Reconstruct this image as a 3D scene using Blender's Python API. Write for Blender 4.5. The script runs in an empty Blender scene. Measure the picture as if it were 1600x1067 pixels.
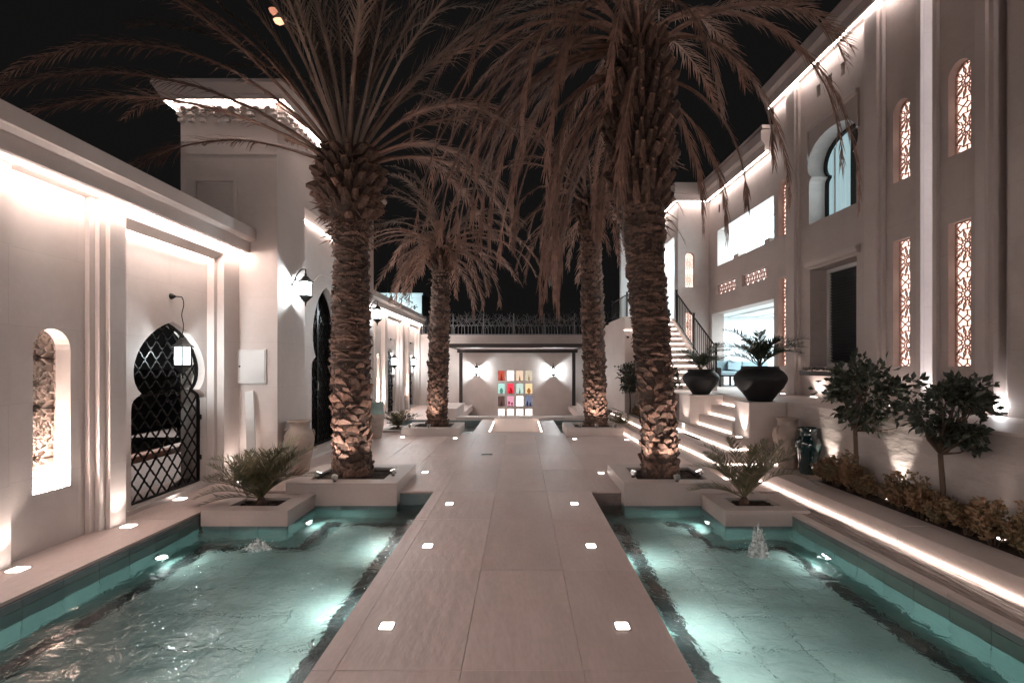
import bpy, math, random
import numpy as np
from mathutils import Vector, Matrix, noise
from mathutils.geometry import tessellate_polygon
R = math.radians
PI = math.pi
random.seed(7)
SC = bpy.context.scene
COL = SC.collection

# ---------------------------------------------------------------- camera, world, exposure
cam = bpy.data.objects.new('camera', bpy.data.cameras.new('camera'))
COL.objects.link(cam)
cam.location = (0, 0, 1.5)
cam.rotation_euler = (R(90), 0, 0)
cam.data.lens = 18.0
cam.data.sensor_width = 36.0
cam.data.shift_x = -13 / 1600
cam.data.shift_y = 36.5 / 1600
cam.data.clip_start = 0.05
cam.data.clip_end = 500
SC.camera = cam

wd = bpy.data.worlds.new('World')
SC.world = wd
wd.use_nodes = True
_bg = wd.node_tree.nodes['Background']
_bg.inputs['Color'].default_value = (1.0, 0.94, 0.92, 1)
_bg.inputs['Strength'].default_value = 0.0008
SC.view_settings.view_transform = 'Standard'
SC.view_settings.look = 'None'
SC.view_settings.exposure = 2.95
SC.view_settings.gamma = 1.0
SC.view_settings.use_curve_mapping = False
cy = SC.cycles
cy.use_denoising = True
cy.caustics_reflective = False
cy.caustics_refractive = False
cy.max_bounces = 7
cy.diffuse_bounces = 4
cy.glossy_bounces = 3
cy.transmission_bounces = 5
cy.transparent_max_bounces = 10
cy.sample_clamp_indirect = 8.0
cy.use_light_tree = True

WARM = (1.0, 0.85, 0.78)      # the warm white of the LED tape and uplights
COOL = (0.80, 0.95, 1.0)      # the cold white of the lanterns and the loggia
L_CORN = 14.5                 # radiance of the LED tapes
L_STEP = 2.2

# ---------------------------------------------------------------- helpers
BASE = {}
FRAME = [0.0]                 # rotation (about Z) of the plan that is being built
GR = 0.0225                   # the villa side stands 1.3 degrees off the path's axis

def rot2(x, y, a):
    return (x * math.cos(a) - y * math.sin(a), x * math.sin(a) + y * math.cos(a))

def tag(o, label=None, cat=None, group=None, kind=None):
    if label: o['label'] = label
    if cat: o['category'] = cat
    if group: o['group'] = group
    if kind: o['kind'] = kind
    return o

def thing(name, loc, label, cat, group=None, rz=0.0):
    o = bpy.data.objects.new(name, None)
    o.empty_display_size = 0.1
    COL.objects.link(o)
    x, y = rot2(loc[0], loc[1], FRAME[0])
    o.location = (x, y, loc[2])
    o.rotation_euler = (0, 0, FRAME[0] + rz)
    BASE[o] = Vector(loc) if rz == 0 else Vector((0, 0, 0))
    return tag(o, label, cat, group)

def link(name, me, parent, base=None):
    o = bpy.data.objects.new(name, me)
    COL.objects.link(o)
    if parent is not None:
        o.parent = parent
        BASE[o] = BASE.get(parent, Vector((0, 0, 0)))
    else:
        o.rotation_euler = (0, 0, FRAME[0])
        BASE[o] = Vector((0, 0, 0))
    return o

def put(o, x, y, z, rx=0, ry=0, rz=0):
    """place a piece that was modelled round its own origin"""
    b = BASE.get(o.parent, Vector((0, 0, 0))) if o.parent else Vector((0, 0, 0))
    if o.parent:
        o.location = (x - b.x, y - b.y, z - b.z); o.rotation_euler = (rx, ry, rz)
    else:
        X, Y = rot2(x, y, FRAME[0]); o.location = (X, Y, z); o.rotation_euler = (rx, ry, rz + FRAME[0])
    return o

def copy_tree(o, parent=None):
    c = o.copy(); COL.objects.link(c)
    if parent is not None: c.parent = parent
    BASE[c] = BASE.get(o, Vector((0, 0, 0)))
    for ch in list(o.children): copy_tree(ch, c)
    return c

def place_copy(src, loc, rz=0.0, label=None, group=None, s=None):
    c = copy_tree(src)
    X, Y = rot2(loc[0], loc[1], FRAME[0])
    c.location = (X, Y, loc[2]); c.rotation_euler = (0, 0, FRAME[0] + rz)
    if s: c.scale = (s, s, s)
    if label: c['label'] = label
    if group: c['group'] = group
    return c

class MB:
    def __init__(s):
        s.v = []; s.f = []
    def add(s, vs, fs):
        n = len(s.v); s.v.extend([tuple(p) for p in vs]); s.f.extend([tuple(i + n for i in f) for f in fs]); return s
    def box(s, x0, x1, y0, y1, z0, z1):
        return s.add([(x0,y0,z0),(x1,y0,z0),(x1,y1,z0),(x0,y1,z0),(x0,y0,z1),(x1,y0,z1),(x1,y1,z1),(x0,y1,z1)],
              [(0,3,2,1),(4,5,6,7),(0,1,5,4),(1,2,6,5),(2,3,7,6),(3,0,4,7)])
    def cbox(s, x0, x1, y0, y1, z0, z1, b=0.006):
        """box with its top edges chamfered"""
        return s.add([(x0,y0,z0),(x1,y0,z0),(x1,y1,z0),(x0,y1,z0),
                      (x0,y0,z1-b),(x1,y0,z1-b),(x1,y1,z1-b),(x0,y1,z1-b),
                      (x0+b,y0+b,z1),(x1-b,y0+b,z1),(x1-b,y1-b,z1),(x0+b,y1-b,z1)],
              [(0,3,2,1),(0,1,5,4),(1,2,6,5),(2,3,7,6),(3,0,4,7),(4,5,9,8),(5,6,10,9),(6,7,11,10),(7,4,8,11),(8,9,10,11)])
    def slab(s, axis, outer, holes, a, b):
        """flat plate with holes; outline given in the two other axes, thickness a..b along axis"""
        loops = [list(outer)] + [list(h) for h in holes]
        def P(u, w, t):
            return (t, u, w) if axis == 'x' else ((u, t, w) if axis == 'y' else (u, w, t))
        tris = tessellate_polygon([[Vector((u, w, 0)) for u, w in lp] for lp in loops])
        flat = [p for lp in loops for p in lp]; n = len(flat)
        vs = [P(u, w, a) for u, w in flat] + [P(u, w, b) for u, w in flat]
        fs = []
        for t in tris:
            fs.append(tuple(t)); fs.append(tuple(i + n for i in reversed(t)))
        k = 0
        for lp in loops:
            m = len(lp)
            for i in range(m):
                j = (i + 1) % m
                fs.append((k + i, k + j, k + j + n, k + i + n))
            k += m
        return s.add(vs, fs)
    def prof(s, axis, poly, a, b):
        return s.slab(axis, poly, [], a, b)
    def lathe(s, cx, cy, pr, seg=24, cap=True):
        vs = []; fs = []
        for r, z in pr:
            for k in range(seg):
                t = 2 * PI * k / seg
                vs.append((cx + r * math.cos(t), cy + r * math.sin(t), z))
        for i in range(len(pr) - 1):
            for k in range(seg):
                j = (k + 1) % seg
                fs.append((i*seg+k, i*seg+j, (i+1)*seg+j, (i+1)*seg+k))
        if cap:
            fs.append(tuple(range(seg - 1, -1, -1))); fs.append(tuple((len(pr)-1)*seg + k for k in range(seg)))
        return s.add(vs, fs)
    def tube(s, pts, rad, seg=6, cap=True):
        pts = [Vector(p) for p in pts]; n = len(pts)
        vs = []; fs = []
        up = Vector((0, 0, 1)); prev = None
        for i, p in enumerate(pts):
            t = (pts[min(i+1, n-1)] - pts[max(i-1, 0)])
            if t.length < 1e-9: t = Vector((0, 0, 1))
            t.normalize()
            if prev is None:
                a = t.cross(up)
                if a.length < 0.05: a = t.cross(Vector((1, 0, 0)))
            else:
                a = prev - t * prev.dot(t)
            a.normalize(); prev = a; b = t.cross(a)
            r = rad[i] if hasattr(rad, '__len__') else rad
            for k in range(seg):
                q = 2 * PI * k / seg
                vs.append(p + (a * math.cos(q) + b * math.sin(q)) * r)
        for i in range(n - 1):
            for k in range(seg):
                j = (k + 1) % seg
                fs.append((i*seg+k, i*seg+j, (i+1)*seg+j, (i+1)*seg+k))
        if cap:
            fs.append(tuple(range(seg-1, -1, -1))); fs.append(tuple((n-1)*seg + k for k in range(seg)))
        return s.add(vs, fs)
    def strip(s, plane, pts, w, a, b):
        """bar of width w along a 2-D polyline in the plane, thickness a..b across it"""
        def P(u, v, t):
            return (t, u, v) if plane == 'x' else ((u, t, v) if plane == 'y' else (u, v, t))
        for i in range(len(pts) - 1):
            (u0, v0), (u1, v1) = pts[i], pts[i+1]
            du, dv = u1-u0, v1-v0; L = math.hypot(du, dv)
            if L < 1e-6: continue
            nx, ny = -dv/L*w/2, du/L*w/2; ex, ey = du/L*w*0.25, dv/L*w*0.25
            q = [(u0-ex+nx, v0-ey+ny), (u0-ex-nx, v0-ey-ny), (u1+ex-nx, v1+ey-ny), (u1+ex+nx, v1+ey+ny)]
            s.add([P(*p, a) for p in q] + [P(*p, b) for p in q],
                  [(0,1,2,3),(7,6,5,4),(0,4,5,1),(1,5,6,2),(2,6,7,3),(3,7,4,0)])
        return s
    def mesh(s, name, mat, smooth=False, off=None):
        me = bpy.data.meshes.new(name)
        v = s.v if off is None else [(p[0]-off.x, p[1]-off.y, p[2]-off.z) for p in s.v]
        me.from_pydata(v, [], s.f)
        if isinstance(mat, (list, tuple)):
            for m in mat: me.materials.append(m)
        else: me.materials.append(mat)
        if smooth: me.polygons.foreach_set('use_smooth', [True] * len(me.polygons))
        me.update(); return me
    def build(s, name, mat, parent=None, smooth=False, fix=True, **kw):
        off = BASE.get(parent) if parent is not None else None
        me = s.mesh(name, mat, smooth, off)
        if fix and not smooth and len(s.f) < 20000 and len(s.f) > 5:
            import bmesh
            bm = bmesh.new(); bm.from_mesh(me); bmesh.ops.recalc_face_normals(bm, faces=bm.faces); bm.to_mesh(me); bm.free()
        o = link(name, me, parent)
        return tag(o, kw.get('label'), kw.get('cat'), kw.get('group'), kw.get('kind'))

def inside(p, poly):
    x, y = p; c = False; n = len(poly); j = n - 1
    for i in range(n):
        xi, yi = poly[i]; xj, yj = poly[j]
        if (yi > y) != (yj > y) and x < (xj-xi)*(y-yi)/(yj-yi)+xi: c = not c
        j = i
    return c

def bez(p0, p1, p2, p3, n):
    o = []
    for i in range(n + 1):
        t = i / n; a = (1-t)**3; b = 3*(1-t)**2*t; c = 3*(1-t)*t*t; d = t**3
        o.append((a*p0[0]+b*p1[0]+c*p2[0]+d*p3[0], a*p0[1]+b*p1[1]+c*p2[1]+d*p3[1]))
    return o

def keyhole(c, hl, hn, hu, z0, zs, zn, za, rounded=False):
    """half outline of a horseshoe arch mirrored: hl lower half width, hn neck, hu bulge"""
    left = [(-hl, z0), (-hl, zs)] + bez((-hl, zs), (-hl, zn-0.03), (-hn-0.06, zn-0.05), (-hn, zn), 5)[1:]
    h = za - zn
    if rounded:
        left += bez((-hn, zn), (-hu*1.22, zn+h*0.18), (-hu*1.1, za), (0, za), 12)[1:]
    else:
        left += bez((-hn, zn), (-hu*1.28, zn+h*0.22), (-hu*1.02, zn+h*0.80), (0, za), 12)[1:]
    right = [(-x, z) for x, z in reversed(left[:-1])]
    return [(c + x, z) for x, z in left + right]

def archpts(c, h, z0, za, n=10):
    """round-headed opening, pointed a little"""
    zs = za - h
    return [(c-h, z0)] + [(c - h*math.cos(PI*i/n), zs + h*math.sin(PI*i/n)) for i in range(n+1)] + [(c+h, z0)]

def rect(a0, a1, b0, b1):
    return [(a0, b0), (a1, b0), (a1, b1), (a0, b1)]

# ---------------------------------------------------------------- materials
def nd(nt, t, **kw):
    n = nt.nodes.new(t)
    for k, v in kw.items(): setattr(n, k, v)
    return n

def pbr(name, c1, c2=None, rough=0.6, scale=3.0, bump=0.0, bscale=30.0, stretch=(1,1,1), metal=0.0,
        spec=0.4, vary=0.0, detail=6.0, fine=0.0, dirt=None, joints=None, coat=0.0, rvar=0.0, space='pos'):
    m = bpy.data.materials.new(name); m.use_nodes = True
    nt = m.node_tree; b = nt.nodes['Principled BSDF']; L = nt.links
    b.inputs['Roughness'].default_value = rough
    b.inputs['Metallic'].default_value = metal
    b.inputs['Specular IOR Level'].default_value = spec
    b.inputs['Coat Weight'].default_value = coat
    if space == 'pos':
        src = nd(nt, 'ShaderNodeNewGeometry').outputs['Position']
    else:
        src = nd(nt, 'ShaderNodeTexCoord').outputs['Object']
    mp = nd(nt, 'ShaderNodeMapping'); mp.inputs['Scale'].default_value = stretch
    L.new(src, mp.inputs['Vector'])
    vec = mp.outputs['Vector']
    if c2 is None: c2 = tuple(x*0.8 for x in c1)
    n1 = nd(nt, 'ShaderNodeTexNoise'); n1.inputs['Scale'].default_value = scale; n1.inputs['Detail'].default_value = detail
    n1.inputs['Roughness'].default_value = 0.6
    L.new(vec, n1.inputs['Vector'])
    rp = nd(nt, 'ShaderNodeValToRGB'); rp.color_ramp.elements[0].position = 0.32; rp.color_ramp.elements[1].position = 0.68
    rp.color_ramp.elements[0].color = (*c2, 1); rp.color_ramp.elements[1].color = (*c1, 1)
    L.new(n1.outputs['Fac'], rp.inputs['Fac'])
    colr = rp.outputs['Color']
    def mult(colr, fac_out, lo, hi):
        mr = nd(nt, 'ShaderNodeMapRange'); mr.inputs['To Min'].default_value = lo; mr.inputs['To Max'].default_value = hi
        L.new(fac_out, mr.inputs['Value'])
        mx = nd(nt, 'ShaderNodeMix', data_type='RGBA', blend_type='MULTIPLY'); mx.inputs[0].default_value = 1.0
        cc = nd(nt, 'ShaderNodeCombineColor')
        for i in range(3): L.new(mr.outputs['Result'], cc.inputs[i])
        L.new(colr, mx.inputs[6]); L.new(cc.outputs['Color'], mx.inputs[7])
        return mx.outputs[2]
    if vary:
        oi = nd(nt, 'ShaderNodeObjectInfo')
        colr = mult(colr, oi.outputs['Random'], 1 - vary, 1 + vary)
    if fine:
        n3 = nd(nt, 'ShaderNodeTexNoise'); n3.inputs['Scale'].default_value = scale * 14; n3.inputs['Detail'].default_value = 4
        L.new(vec, n3.inputs['Vector']); colr = mult(colr, n3.outputs['Fac'], 1 - fine, 1 + fine)
    if dirt:
        n4 = nd(nt, 'ShaderNodeTexNoise'); n4.inputs['Scale'].default_value = dirt[1]; n4.inputs['Detail'].default_value = 8
        n4.inputs['Roughness'].default_value = 0.7
        L.new(src, n4.inputs['Vector'])
        r4 = nd(nt, 'ShaderNodeValToRGB'); r4.color_ramp.elements[0].position = 0.55; r4.color_ramp.elements[1].position = 0.75
        L.new(n4.outputs['Fac'], r4.inputs['Fac'])
        mx = nd(nt, 'ShaderNodeMix', data_type='RGBA'); L.new(r4.outputs['Color'], mx.inputs[0]); mx.inputs[7].default_value = (*dirt[0], 1)
        L.new(colr, mx.inputs[6]); colr = mx.outputs[2]
    hsum = None
    if joints:      # faint joints of large facing stones: (width, height, axes)
        w, h, ax = joints
        sp = nd(nt, 'ShaderNodeSeparateXYZ'); L.new(src, sp.inputs[0])
        cb = nd(nt, 'ShaderNodeCombineXYZ')
        add = nd(nt, 'ShaderNodeMath', operation='ADD'); L.new(sp.outputs[0], add.inputs[0]); L.new(sp.outputs[1], add.inputs[1])
        L.new(add.outputs[0], cb.inputs[0]); L.new(sp.outputs[2], cb.inputs[1])
        br = nd(nt, 'ShaderNodeTexBrick'); br.inputs['Scale'].default_value = 1.0
        br.inputs['Brick Width'].default_value = w; br.inputs['Row Height'].default_value = h
        br.inputs['Mortar Size'].default_value = 0.0028; br.inputs['Mortar Smooth'].default_value = 0.2
        br.inputs['Color1'].default_value = (1,1,1,1); br.inputs['Color2'].default_value = (0.97,0.965,0.96,1); br.inputs['Mortar'].default_value = (0.87,0.85,0.84,1)
        L.new(cb.outputs[0], br.inputs['Vector'])
        mx = nd(nt, 'ShaderNodeMix', data_type='RGBA', blend_type='MULTIPLY'); mx.inputs[0].default_value = 1.0
        L.new(colr, mx.inputs[6]); L.new(br.outputs['Color'], mx.inputs[7]); colr = mx.outputs[2]
    L.new(colr, b.inputs['Base Color'])
    if rvar:
        mr = nd(nt, 'ShaderNodeMapRange'); mr.inputs['To Min'].default_value = rough - rvar; mr.inputs['To Max'].default_value = rough + rvar
        L.new(n1.outputs['Fac'], mr.inputs['Value']); L.new(mr.outputs['Result'], b.inputs['Roughness'])
    if bump:
        n2 = nd(nt, 'ShaderNodeTexNoise'); n2.inputs['Scale'].default_value = bscale; n2.inputs['Detail'].default_value = 5
        L.new(vec, n2.inputs['Vector'])
        bp = nd(nt, 'ShaderNodeBump'); bp.inputs['Strength'].default_value = 1.0; bp.inputs['Distance'].default_value = bump
        L.new(n2.outputs['Fac'], bp.inputs['Height']); L.new(bp.outputs['Normal'], b.inputs['Normal'])
    return m

def emit(name, col, s, vary=None):
    m = bpy.data.materials.new(name); m.use_nodes = True
    nt = m.node_tree; nt.nodes.remove(nt.nodes['Principled BSDF'])
    e = nd(nt, 'ShaderNodeEmission'); e.inputs['Color'].default_value = (*col, 1); e.inputs['Strength'].default_value = s
    if vary:
        g = nd(nt, 'ShaderNodeNewGeometry'); n = nd(nt, 'ShaderNodeTexNoise'); n.inputs['Scale'].default_value = vary
        nt.links.new(g.outputs['Position'], n.inputs['Vector'])
        mr = nd(nt, 'ShaderNodeMapRange'); mr.inputs['To Min'].default_value = s*0.5; mr.inputs['To Max'].default_value = s*1.5
        nt.links.new(n.outputs['Fac'], mr.inputs['Value']); nt.links.new(mr.outputs['Result'], e.inputs['Strength'])
    nt.links.new(e.outputs[0], nt.nodes['Material Output'].inputs['Surface'])
    return m

def glass_glow(name, col, s, tr=0.6):
    """frosted lantern pane: glows and lets the bulb's light through"""
    m = emit(name, col, s); nt = m.node_tree
    e = [n for n in nt.nodes if n.type == 'EMISSION'][0]
    t = nd(nt, 'ShaderNodeBsdfTransparent'); mx = nd(nt, 'ShaderNodeMixShader'); mx.inputs[0].default_value = 1 - tr
    nt.links.new(t.outputs[0], mx.inputs[1]); nt.links.new(e.outputs[0], mx.inputs[2])
    nt.links.new(mx.outputs[0], nt.nodes['Material Output'].inputs['Surface'])
    return m

WALLC = (0.60, 0.535, 0.505)
MT = {}
MT['stone'] = pbr('limestone facing', WALLC, (0.53,0.465,0.435), 0.62, 1.3, 0.0012, 60, fine=0.05, dirt=((0.52,0.43,0.39), 0.7), joints=(1.2,0.6,0), spec=0.3)
MT['plain'] = pbr('limestone trim', WALLC, (0.54,0.475,0.445), 0.6, 1.5, 0.001, 50, fine=0.04, spec=0.3)
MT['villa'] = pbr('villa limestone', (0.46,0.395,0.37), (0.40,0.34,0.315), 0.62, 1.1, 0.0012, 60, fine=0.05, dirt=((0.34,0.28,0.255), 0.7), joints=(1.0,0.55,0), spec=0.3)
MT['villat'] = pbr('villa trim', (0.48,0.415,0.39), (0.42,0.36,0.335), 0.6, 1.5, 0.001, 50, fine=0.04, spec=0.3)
MT['slab'] = pbr('cleft paving stone', (0.60,0.485,0.45), (0.50,0.40,0.37), 0.45, 1.6, 0.009, 5.5, (2.2,0.6,1), fine=0.13, vary=0.08, spec=0.45, rvar=0.1, dirt=((0.52,0.36,0.32), 1.2))
MT['joint'] = pbr('joint mortar', (0.22,0.175,0.16), (0.17,0.135,0.12), 0.9, 20)
MT['coping'] = pbr('planter stone', (0.53,0.455,0.425), (0.47,0.405,0.375), 0.55, 2.5, 0.0015, 40, fine=0.06, vary=0.05)
MT['groove'] = pbr('grooved step stone', (0.40,0.33,0.30), (0.17,0.13,0.115), 0.65, 9.0, 0.02, 9.0, (6.0,0.55,3), fine=0.1)
MT['tilew'] = pbr('waterline tile', (0.16,0.21,0.21), (0.12,0.165,0.165), 0.3, 4.0, vary=0.12, spec=0.5)
MT['tiled'] = pbr('dark pool border tile', (0.028,0.034,0.034), (0.016,0.02,0.02), 0.35, 6.0, vary=0.25)
MT['tilef'] = pbr('pale pool floor tile', (0.38,0.46,0.43), (0.29,0.37,0.345), 0.45, 2.5, vary=0.06, fine=0.06)
MT['tileb'] = pbr('teal pool wall tile', (0.18,0.29,0.27), (0.13,0.235,0.22), 0.35, 3.0, vary=0.10)
MT['soil'] = pbr('planting soil', (0.05,0.028,0.018), (0.02,0.012,0.009), 0.95, 25, 0.02, 40)
MT['rough'] = pbr('rough wavy render', (0.43,0.375,0.35), (0.38,0.33,0.305), 0.75, 2.0, 0.02, 5.0, (1,1.0,2.6), fine=0.06)
MT['black'] = pbr('black wrought iron', (0.012,0.011,0.011), (0.02,0.018,0.017), 0.42, 30, 0.0006, 120, metal=0.6)
MT['iron'] = pbr('dark lantern metal', (0.020,0.024,0.024), (0.012,0.014,0.014), 0.45, 20, metal=0.0)
MT['brown'] = pbr('dark pergola timber', (0.030,0.020,0.017), (0.018,0.012,0.010), 0.5, 6, 0.001, 40, (1,1,8))
MT['pot'] = pbr('matt black pot', (0.005,0.005,0.006), (0.008,0.0075,0.008), 0.62, 8, 0.0006, 50)
MT['terra'] = pbr('weathered terracotta', (0.40,0.31,0.265), (0.25,0.205,0.175), 0.75, 7, 0.004, 25, dirt=((0.42,0.22,0.16), 5.0), space='obj')
MT['glaze'] = pbr('dark green glaze', (0.010,0.040,0.042), (0.005,0.018,0.022), 0.14, 6, spec=0.6, coat=0.6, space='obj')
MT['glazel'] = pbr('pale green glaze', (0.22,0.29,0.26), (0.17,0.22,0.20), 0.3, 6, space='obj')
MT['bark'] = pbr('palm trunk fibre', (0.055,0.032,0.024), (0.025,0.015,0.011), 0.85, 14, 0.006, 60, (1,1,3), fine=0.25)
MT['boot'] = pbr('palm leaf base', (0.145,0.082,0.060), (0.045,0.025,0.019), 0.8, 16, 0.006, 45, (2,2,0.8), fine=0.3, vary=0.5)
MT['cut'] = pbr('cut frond end', (0.34,0.19,0.12), (0.18,0.09,0.06), 0.75, 22, 0.003, 60, fine=0.2, vary=0.3)
MT['frondd'] = pbr('dry palm frond', (0.29,0.165,0.122), (0.13,0.074,0.057), 0.6, 9, vary=0.3)
MT['frondg'] = pbr('grey green palm frond', (0.21,0.14,0.105), (0.11,0.074,0.058), 0.6, 5, vary=0.25)
MT['fern'] = pbr('sago palm leaf', (0.20,0.17,0.095), (0.085,0.082,0.048), 0.5, 8, vary=0.3)
MT['fernd'] = pbr('dark palm leaf', (0.060,0.075,0.045), (0.035,0.045,0.03), 0.45, 8, vary=0.3)
MT['leaf'] = pbr('glossy shrub leaf', (0.050,0.058,0.035), (0.022,0.027,0.018), 0.42, 9, vary=0.15, spec=0.5)
MT['hedge'] = pbr('orange hedge leaf', (0.33,0.175,0.10), (0.13,0.115,0.058), 0.6, 5.0, vary=0.15)
MT['wood'] = pbr('shrub stem', (0.13,0.085,0.06), (0.07,0.045,0.03), 0.8, 20, 0.003, 60, (1,1,0.3))
MT['white'] = pbr('white painted metal', (0.62,0.60,0.58), (0.58,0.56,0.54), 0.4, 3)
MT['inner'] = pbr('white plaster', (0.72,0.76,0.77), (0.68,0.72,0.73), 0.7, 2)
MT['cush'] = pbr('grey blue cushion', (0.25,0.33,0.36), (0.20,0.27,0.30), 0.9, 30, 0.002, 80)
MT['asphalt'] = pbr('asphalt', (0.14,0.125,0.12), (0.10,0.09,0.088), 0.8, 20, 0.004, 80)
MT['kerbo'] = pbr('orange painted kerb', (0.22,0.095,0.06), (0.17,0.08,0.055), 0.6, 6)
MT['kerbw'] = pbr('grey kerb', (0.3,0.27,0.25), (0.24,0.21,0.2), 0.7, 6)
MT['carp'] = pbr('black car paint', (0.006,0.006,0.007), (0.006,0.006,0.007), 0.15, 3, coat=1.0)
MT['rubber'] = pbr('tyre rubber', (0.015,0.015,0.015), None, 0.8, 10)
MT['alu'] = pbr('brushed steel', (0.45,0.43,0.42), (0.38,0.36,0.35), 0.3, 10, metal=1.0)
MT['mashr'] = pbr('carved mashrabiya stone', (0.52,0.42,0.37), (0.46,0.37,0.32), 0.6, 6, 0.001, 60)
MT['mashv'] = pbr('rose mashrabiya', (0.30,0.175,0.14), (0.24,0.14,0.11), 0.6, 6)
MT['shut'] = pbr('grey roller slat', (0.05,0.055,0.058), (0.035,0.038,0.04), 0.35, 6)
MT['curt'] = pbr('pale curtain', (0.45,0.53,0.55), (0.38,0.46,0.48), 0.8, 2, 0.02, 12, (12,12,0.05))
E = {}
_cb = MT['curt'].node_tree.nodes['Principled BSDF']; _cb.inputs['Emission Color'].default_value = (.50, .74, .80, 1); _cb.inputs['Emission Strength'].default_value = .075  # the curtain's own glow stands in for the lit room behind it
E['corn'] = emit('warm led tape', WARM, L_CORN)
E['rec'] = emit('recess led tape', WARM, 8.0)
E['vcorn'] = emit('villa led tape', (1.0,0.88,0.83), 9.0)
E['tow'] = emit('tower led tape', WARM, 9.5)
E['step'] = emit('warm step led', (1.0,0.82,0.73), L_STEP)
E['pave'] = emit('paving light lens', (1.0,0.88,0.80), 3.0)
E['mash'] = emit('lit screen diffuser', (1.0,0.66,0.55), 0.30, 1.6)
E['lamp'] = glass_glow('lantern pane', (0.86,0.97,1.0), 1.1, .7)
E['spotlens'] = emit('spot lens', (1.0,0.88,0.78), 3.0)
E['pool'] = emit('pool lens', (0.80,1.0,0.97), 3.0)
E['cold'] = emit('cold ceiling spot', COOL, 6.0)
E['chan'] = emit('cold channel led', (0.90,0.93,1.0), 2.1)
E['street'] = emit('street lamp lens', (1.0,0.42,0.25), 0.30)

def lamp(name, kind, loc, energy, col, rot=None, target=None, parent=None, size=0.02, spot=None, blend=0.5, sx=None, sy=None):
    ld = bpy.data.lights.new(name, kind); ld.energy = energy; ld.color = col
    if kind == 'SPOT':
        ld.spot_size = R(spot); ld.spot_blend = blend; ld.shadow_soft_size = size
    elif kind == 'POINT': ld.shadow_soft_size = size
    elif kind == 'AREA':
        ld.shape = 'RECTANGLE'; ld.size = sx; ld.size_y = sy
    o = bpy.data.objects.new(name, ld); COL.objects.link(o)
    if target is not None:
        d = Vector(target) - Vector(loc); q = d.to_track_quat('-Z', 'Y').to_euler()
    else:
        q = rot or (0, 0, 0)
    if parent is not None:
        b = BASE[parent]; o.parent = parent; o.location = Vector(loc) - b; o.rotation_euler = q
    else:
        X, Y = rot2(loc[0], loc[1], FRAME[0]); o.location = (X, Y, loc[2])
        m = Matrix.Rotation(FRAME[0], 4, 'Z') @ (q.to_matrix().to_4x4() if hasattr(q, 'to_matrix') else Matrix.Identity(4))
        if target is None:
            from mathutils import Euler
            m = Matrix.Rotation(FRAME[0], 4, 'Z') @ Euler(q).to_matrix().to_4x4()
        o.rotation_euler = m.to_euler()
    return o
# ================================================================ GROUND, PAVING, POOLS
WZ = -0.165      # water level
PF = -0.50       # pool floor level

MB().box(-150, 150, -150, 150, -0.80, -0.76).build('ground', MT['asphalt'], kind='structure')
MB().box(-60, -4.56, -30, 60, -0.30, -0.03).build('road', MT['asphalt'], kind='structure')
k = MB().box(-4.56, -4.16, -6, 6.82, -0.30, -0.012); k.build('pavement', MT['joint'], kind='structure')
k = MB()
for i in range(14):
    y = -2 + i * 1.2
    MB().cbox(-6.25, -6.0, y, y + 1.17, -0.3, 0.06, 0.02).build('kerb', MT['kerbo'] if i % 2 else MT['kerbo'], kind='structure') if 0 else None
rk = MB().box(-6.24, -6.02, -3, 30, -0.29, 0.02).build('kerb', MT['kerbw'], kind='structure')
for i in range(24):
    y = -2 + i * 1.2
    MB().cbox(-6.27, -6.0, y, y + 1.18, -0.03, 0.075, 0.015).build('kerb_stone', MT['kerbo'] if i % 3 else MT['kerbw'], rk)

pave = MB()
pave.box(-1.03, 0.84, -4, 6.09, -0.75, -0.022)
pave.box(-4.15, -3.27, -4, 19.3, -0.75, -0.0225)
pave.box(-3.27, 3.3, 6.09, 11.3, -0.75, -0.023)
pave.box(-3.27, -1.03, -4, 1.2, -0.75, -0.0235)
pave.box(0.84, 3.0, -4, 2.42, -0.75, -0.0235)
pave.box(-1.05, -0.74, 11.3, 14.1, -0.75, -0.0225); pave.box(0.52, 0.9, 11.3, 14.1, -0.75, -0.0225)
pave.box(-0.74, 0.52, 11.3, 11.52, -0.75, -0.0228)
paving = pave.build('paving', MT['joint'], kind='structure')
G = 0.0013
def slabs(parent, xs, ys, z=0.0, mat=None, skip=None, name='paving_slab', th=0.03):
    for i in range(len(xs) - 1):
        for j in range(len(ys) - 1):
            if skip and skip((xs[i]+xs[i+1])/2, (ys[j]+ys[j+1])/2): continue
            h = z + random.uniform(-0.0012, 0.0012)
            MB().cbox(xs[i]+G, xs[i+1]-G, ys[j]+G, ys[j+1]-G, z - th, h, 0.0015).build(name, mat or MT['slab'], parent, fix=False)
rows = [-3.66, -2.42, -1.19, 0.045, 1.28, 2.515, 3.75, 4.985, 6.09]
slabs(paving, [-1.03, -0.91, -0.29, 0.31, 0.84], rows)
slabs(paving, [-4.15, -3.90, -3.27], rows[1:] + [7.32, 8.55, 9.78, 11.0, 12.3, 13.5, 14.8, 16.0, 17.3, 19.2])
slabs(paving, [-3.27, -2.73, -2.12, -1.51, -0.91, -0.29, 0.31, 0.92, 1.53, 2.14, 2.75, 3.22], [6.09, 7.32, 8.55, 9.78, 11.0, 11.3])
slabs(paving, [-1.05, -0.74], [11.3, 12.3, 13.2, 14.1]); slabs(paving, [0.52, 0.9], [11.3, 12.3, 13.2, 14.1]); slabs(paving, [-0.74, 0.52], [11.3, 11.52])
slabs(paving, [-3.27, -2.2, -1.03], [-1.19, 0.045, 1.2]); slabs(paving, [0.84, 1.5, 2.1, 2.8], [-1.19, 0.045, 1.28, 2.42])

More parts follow.
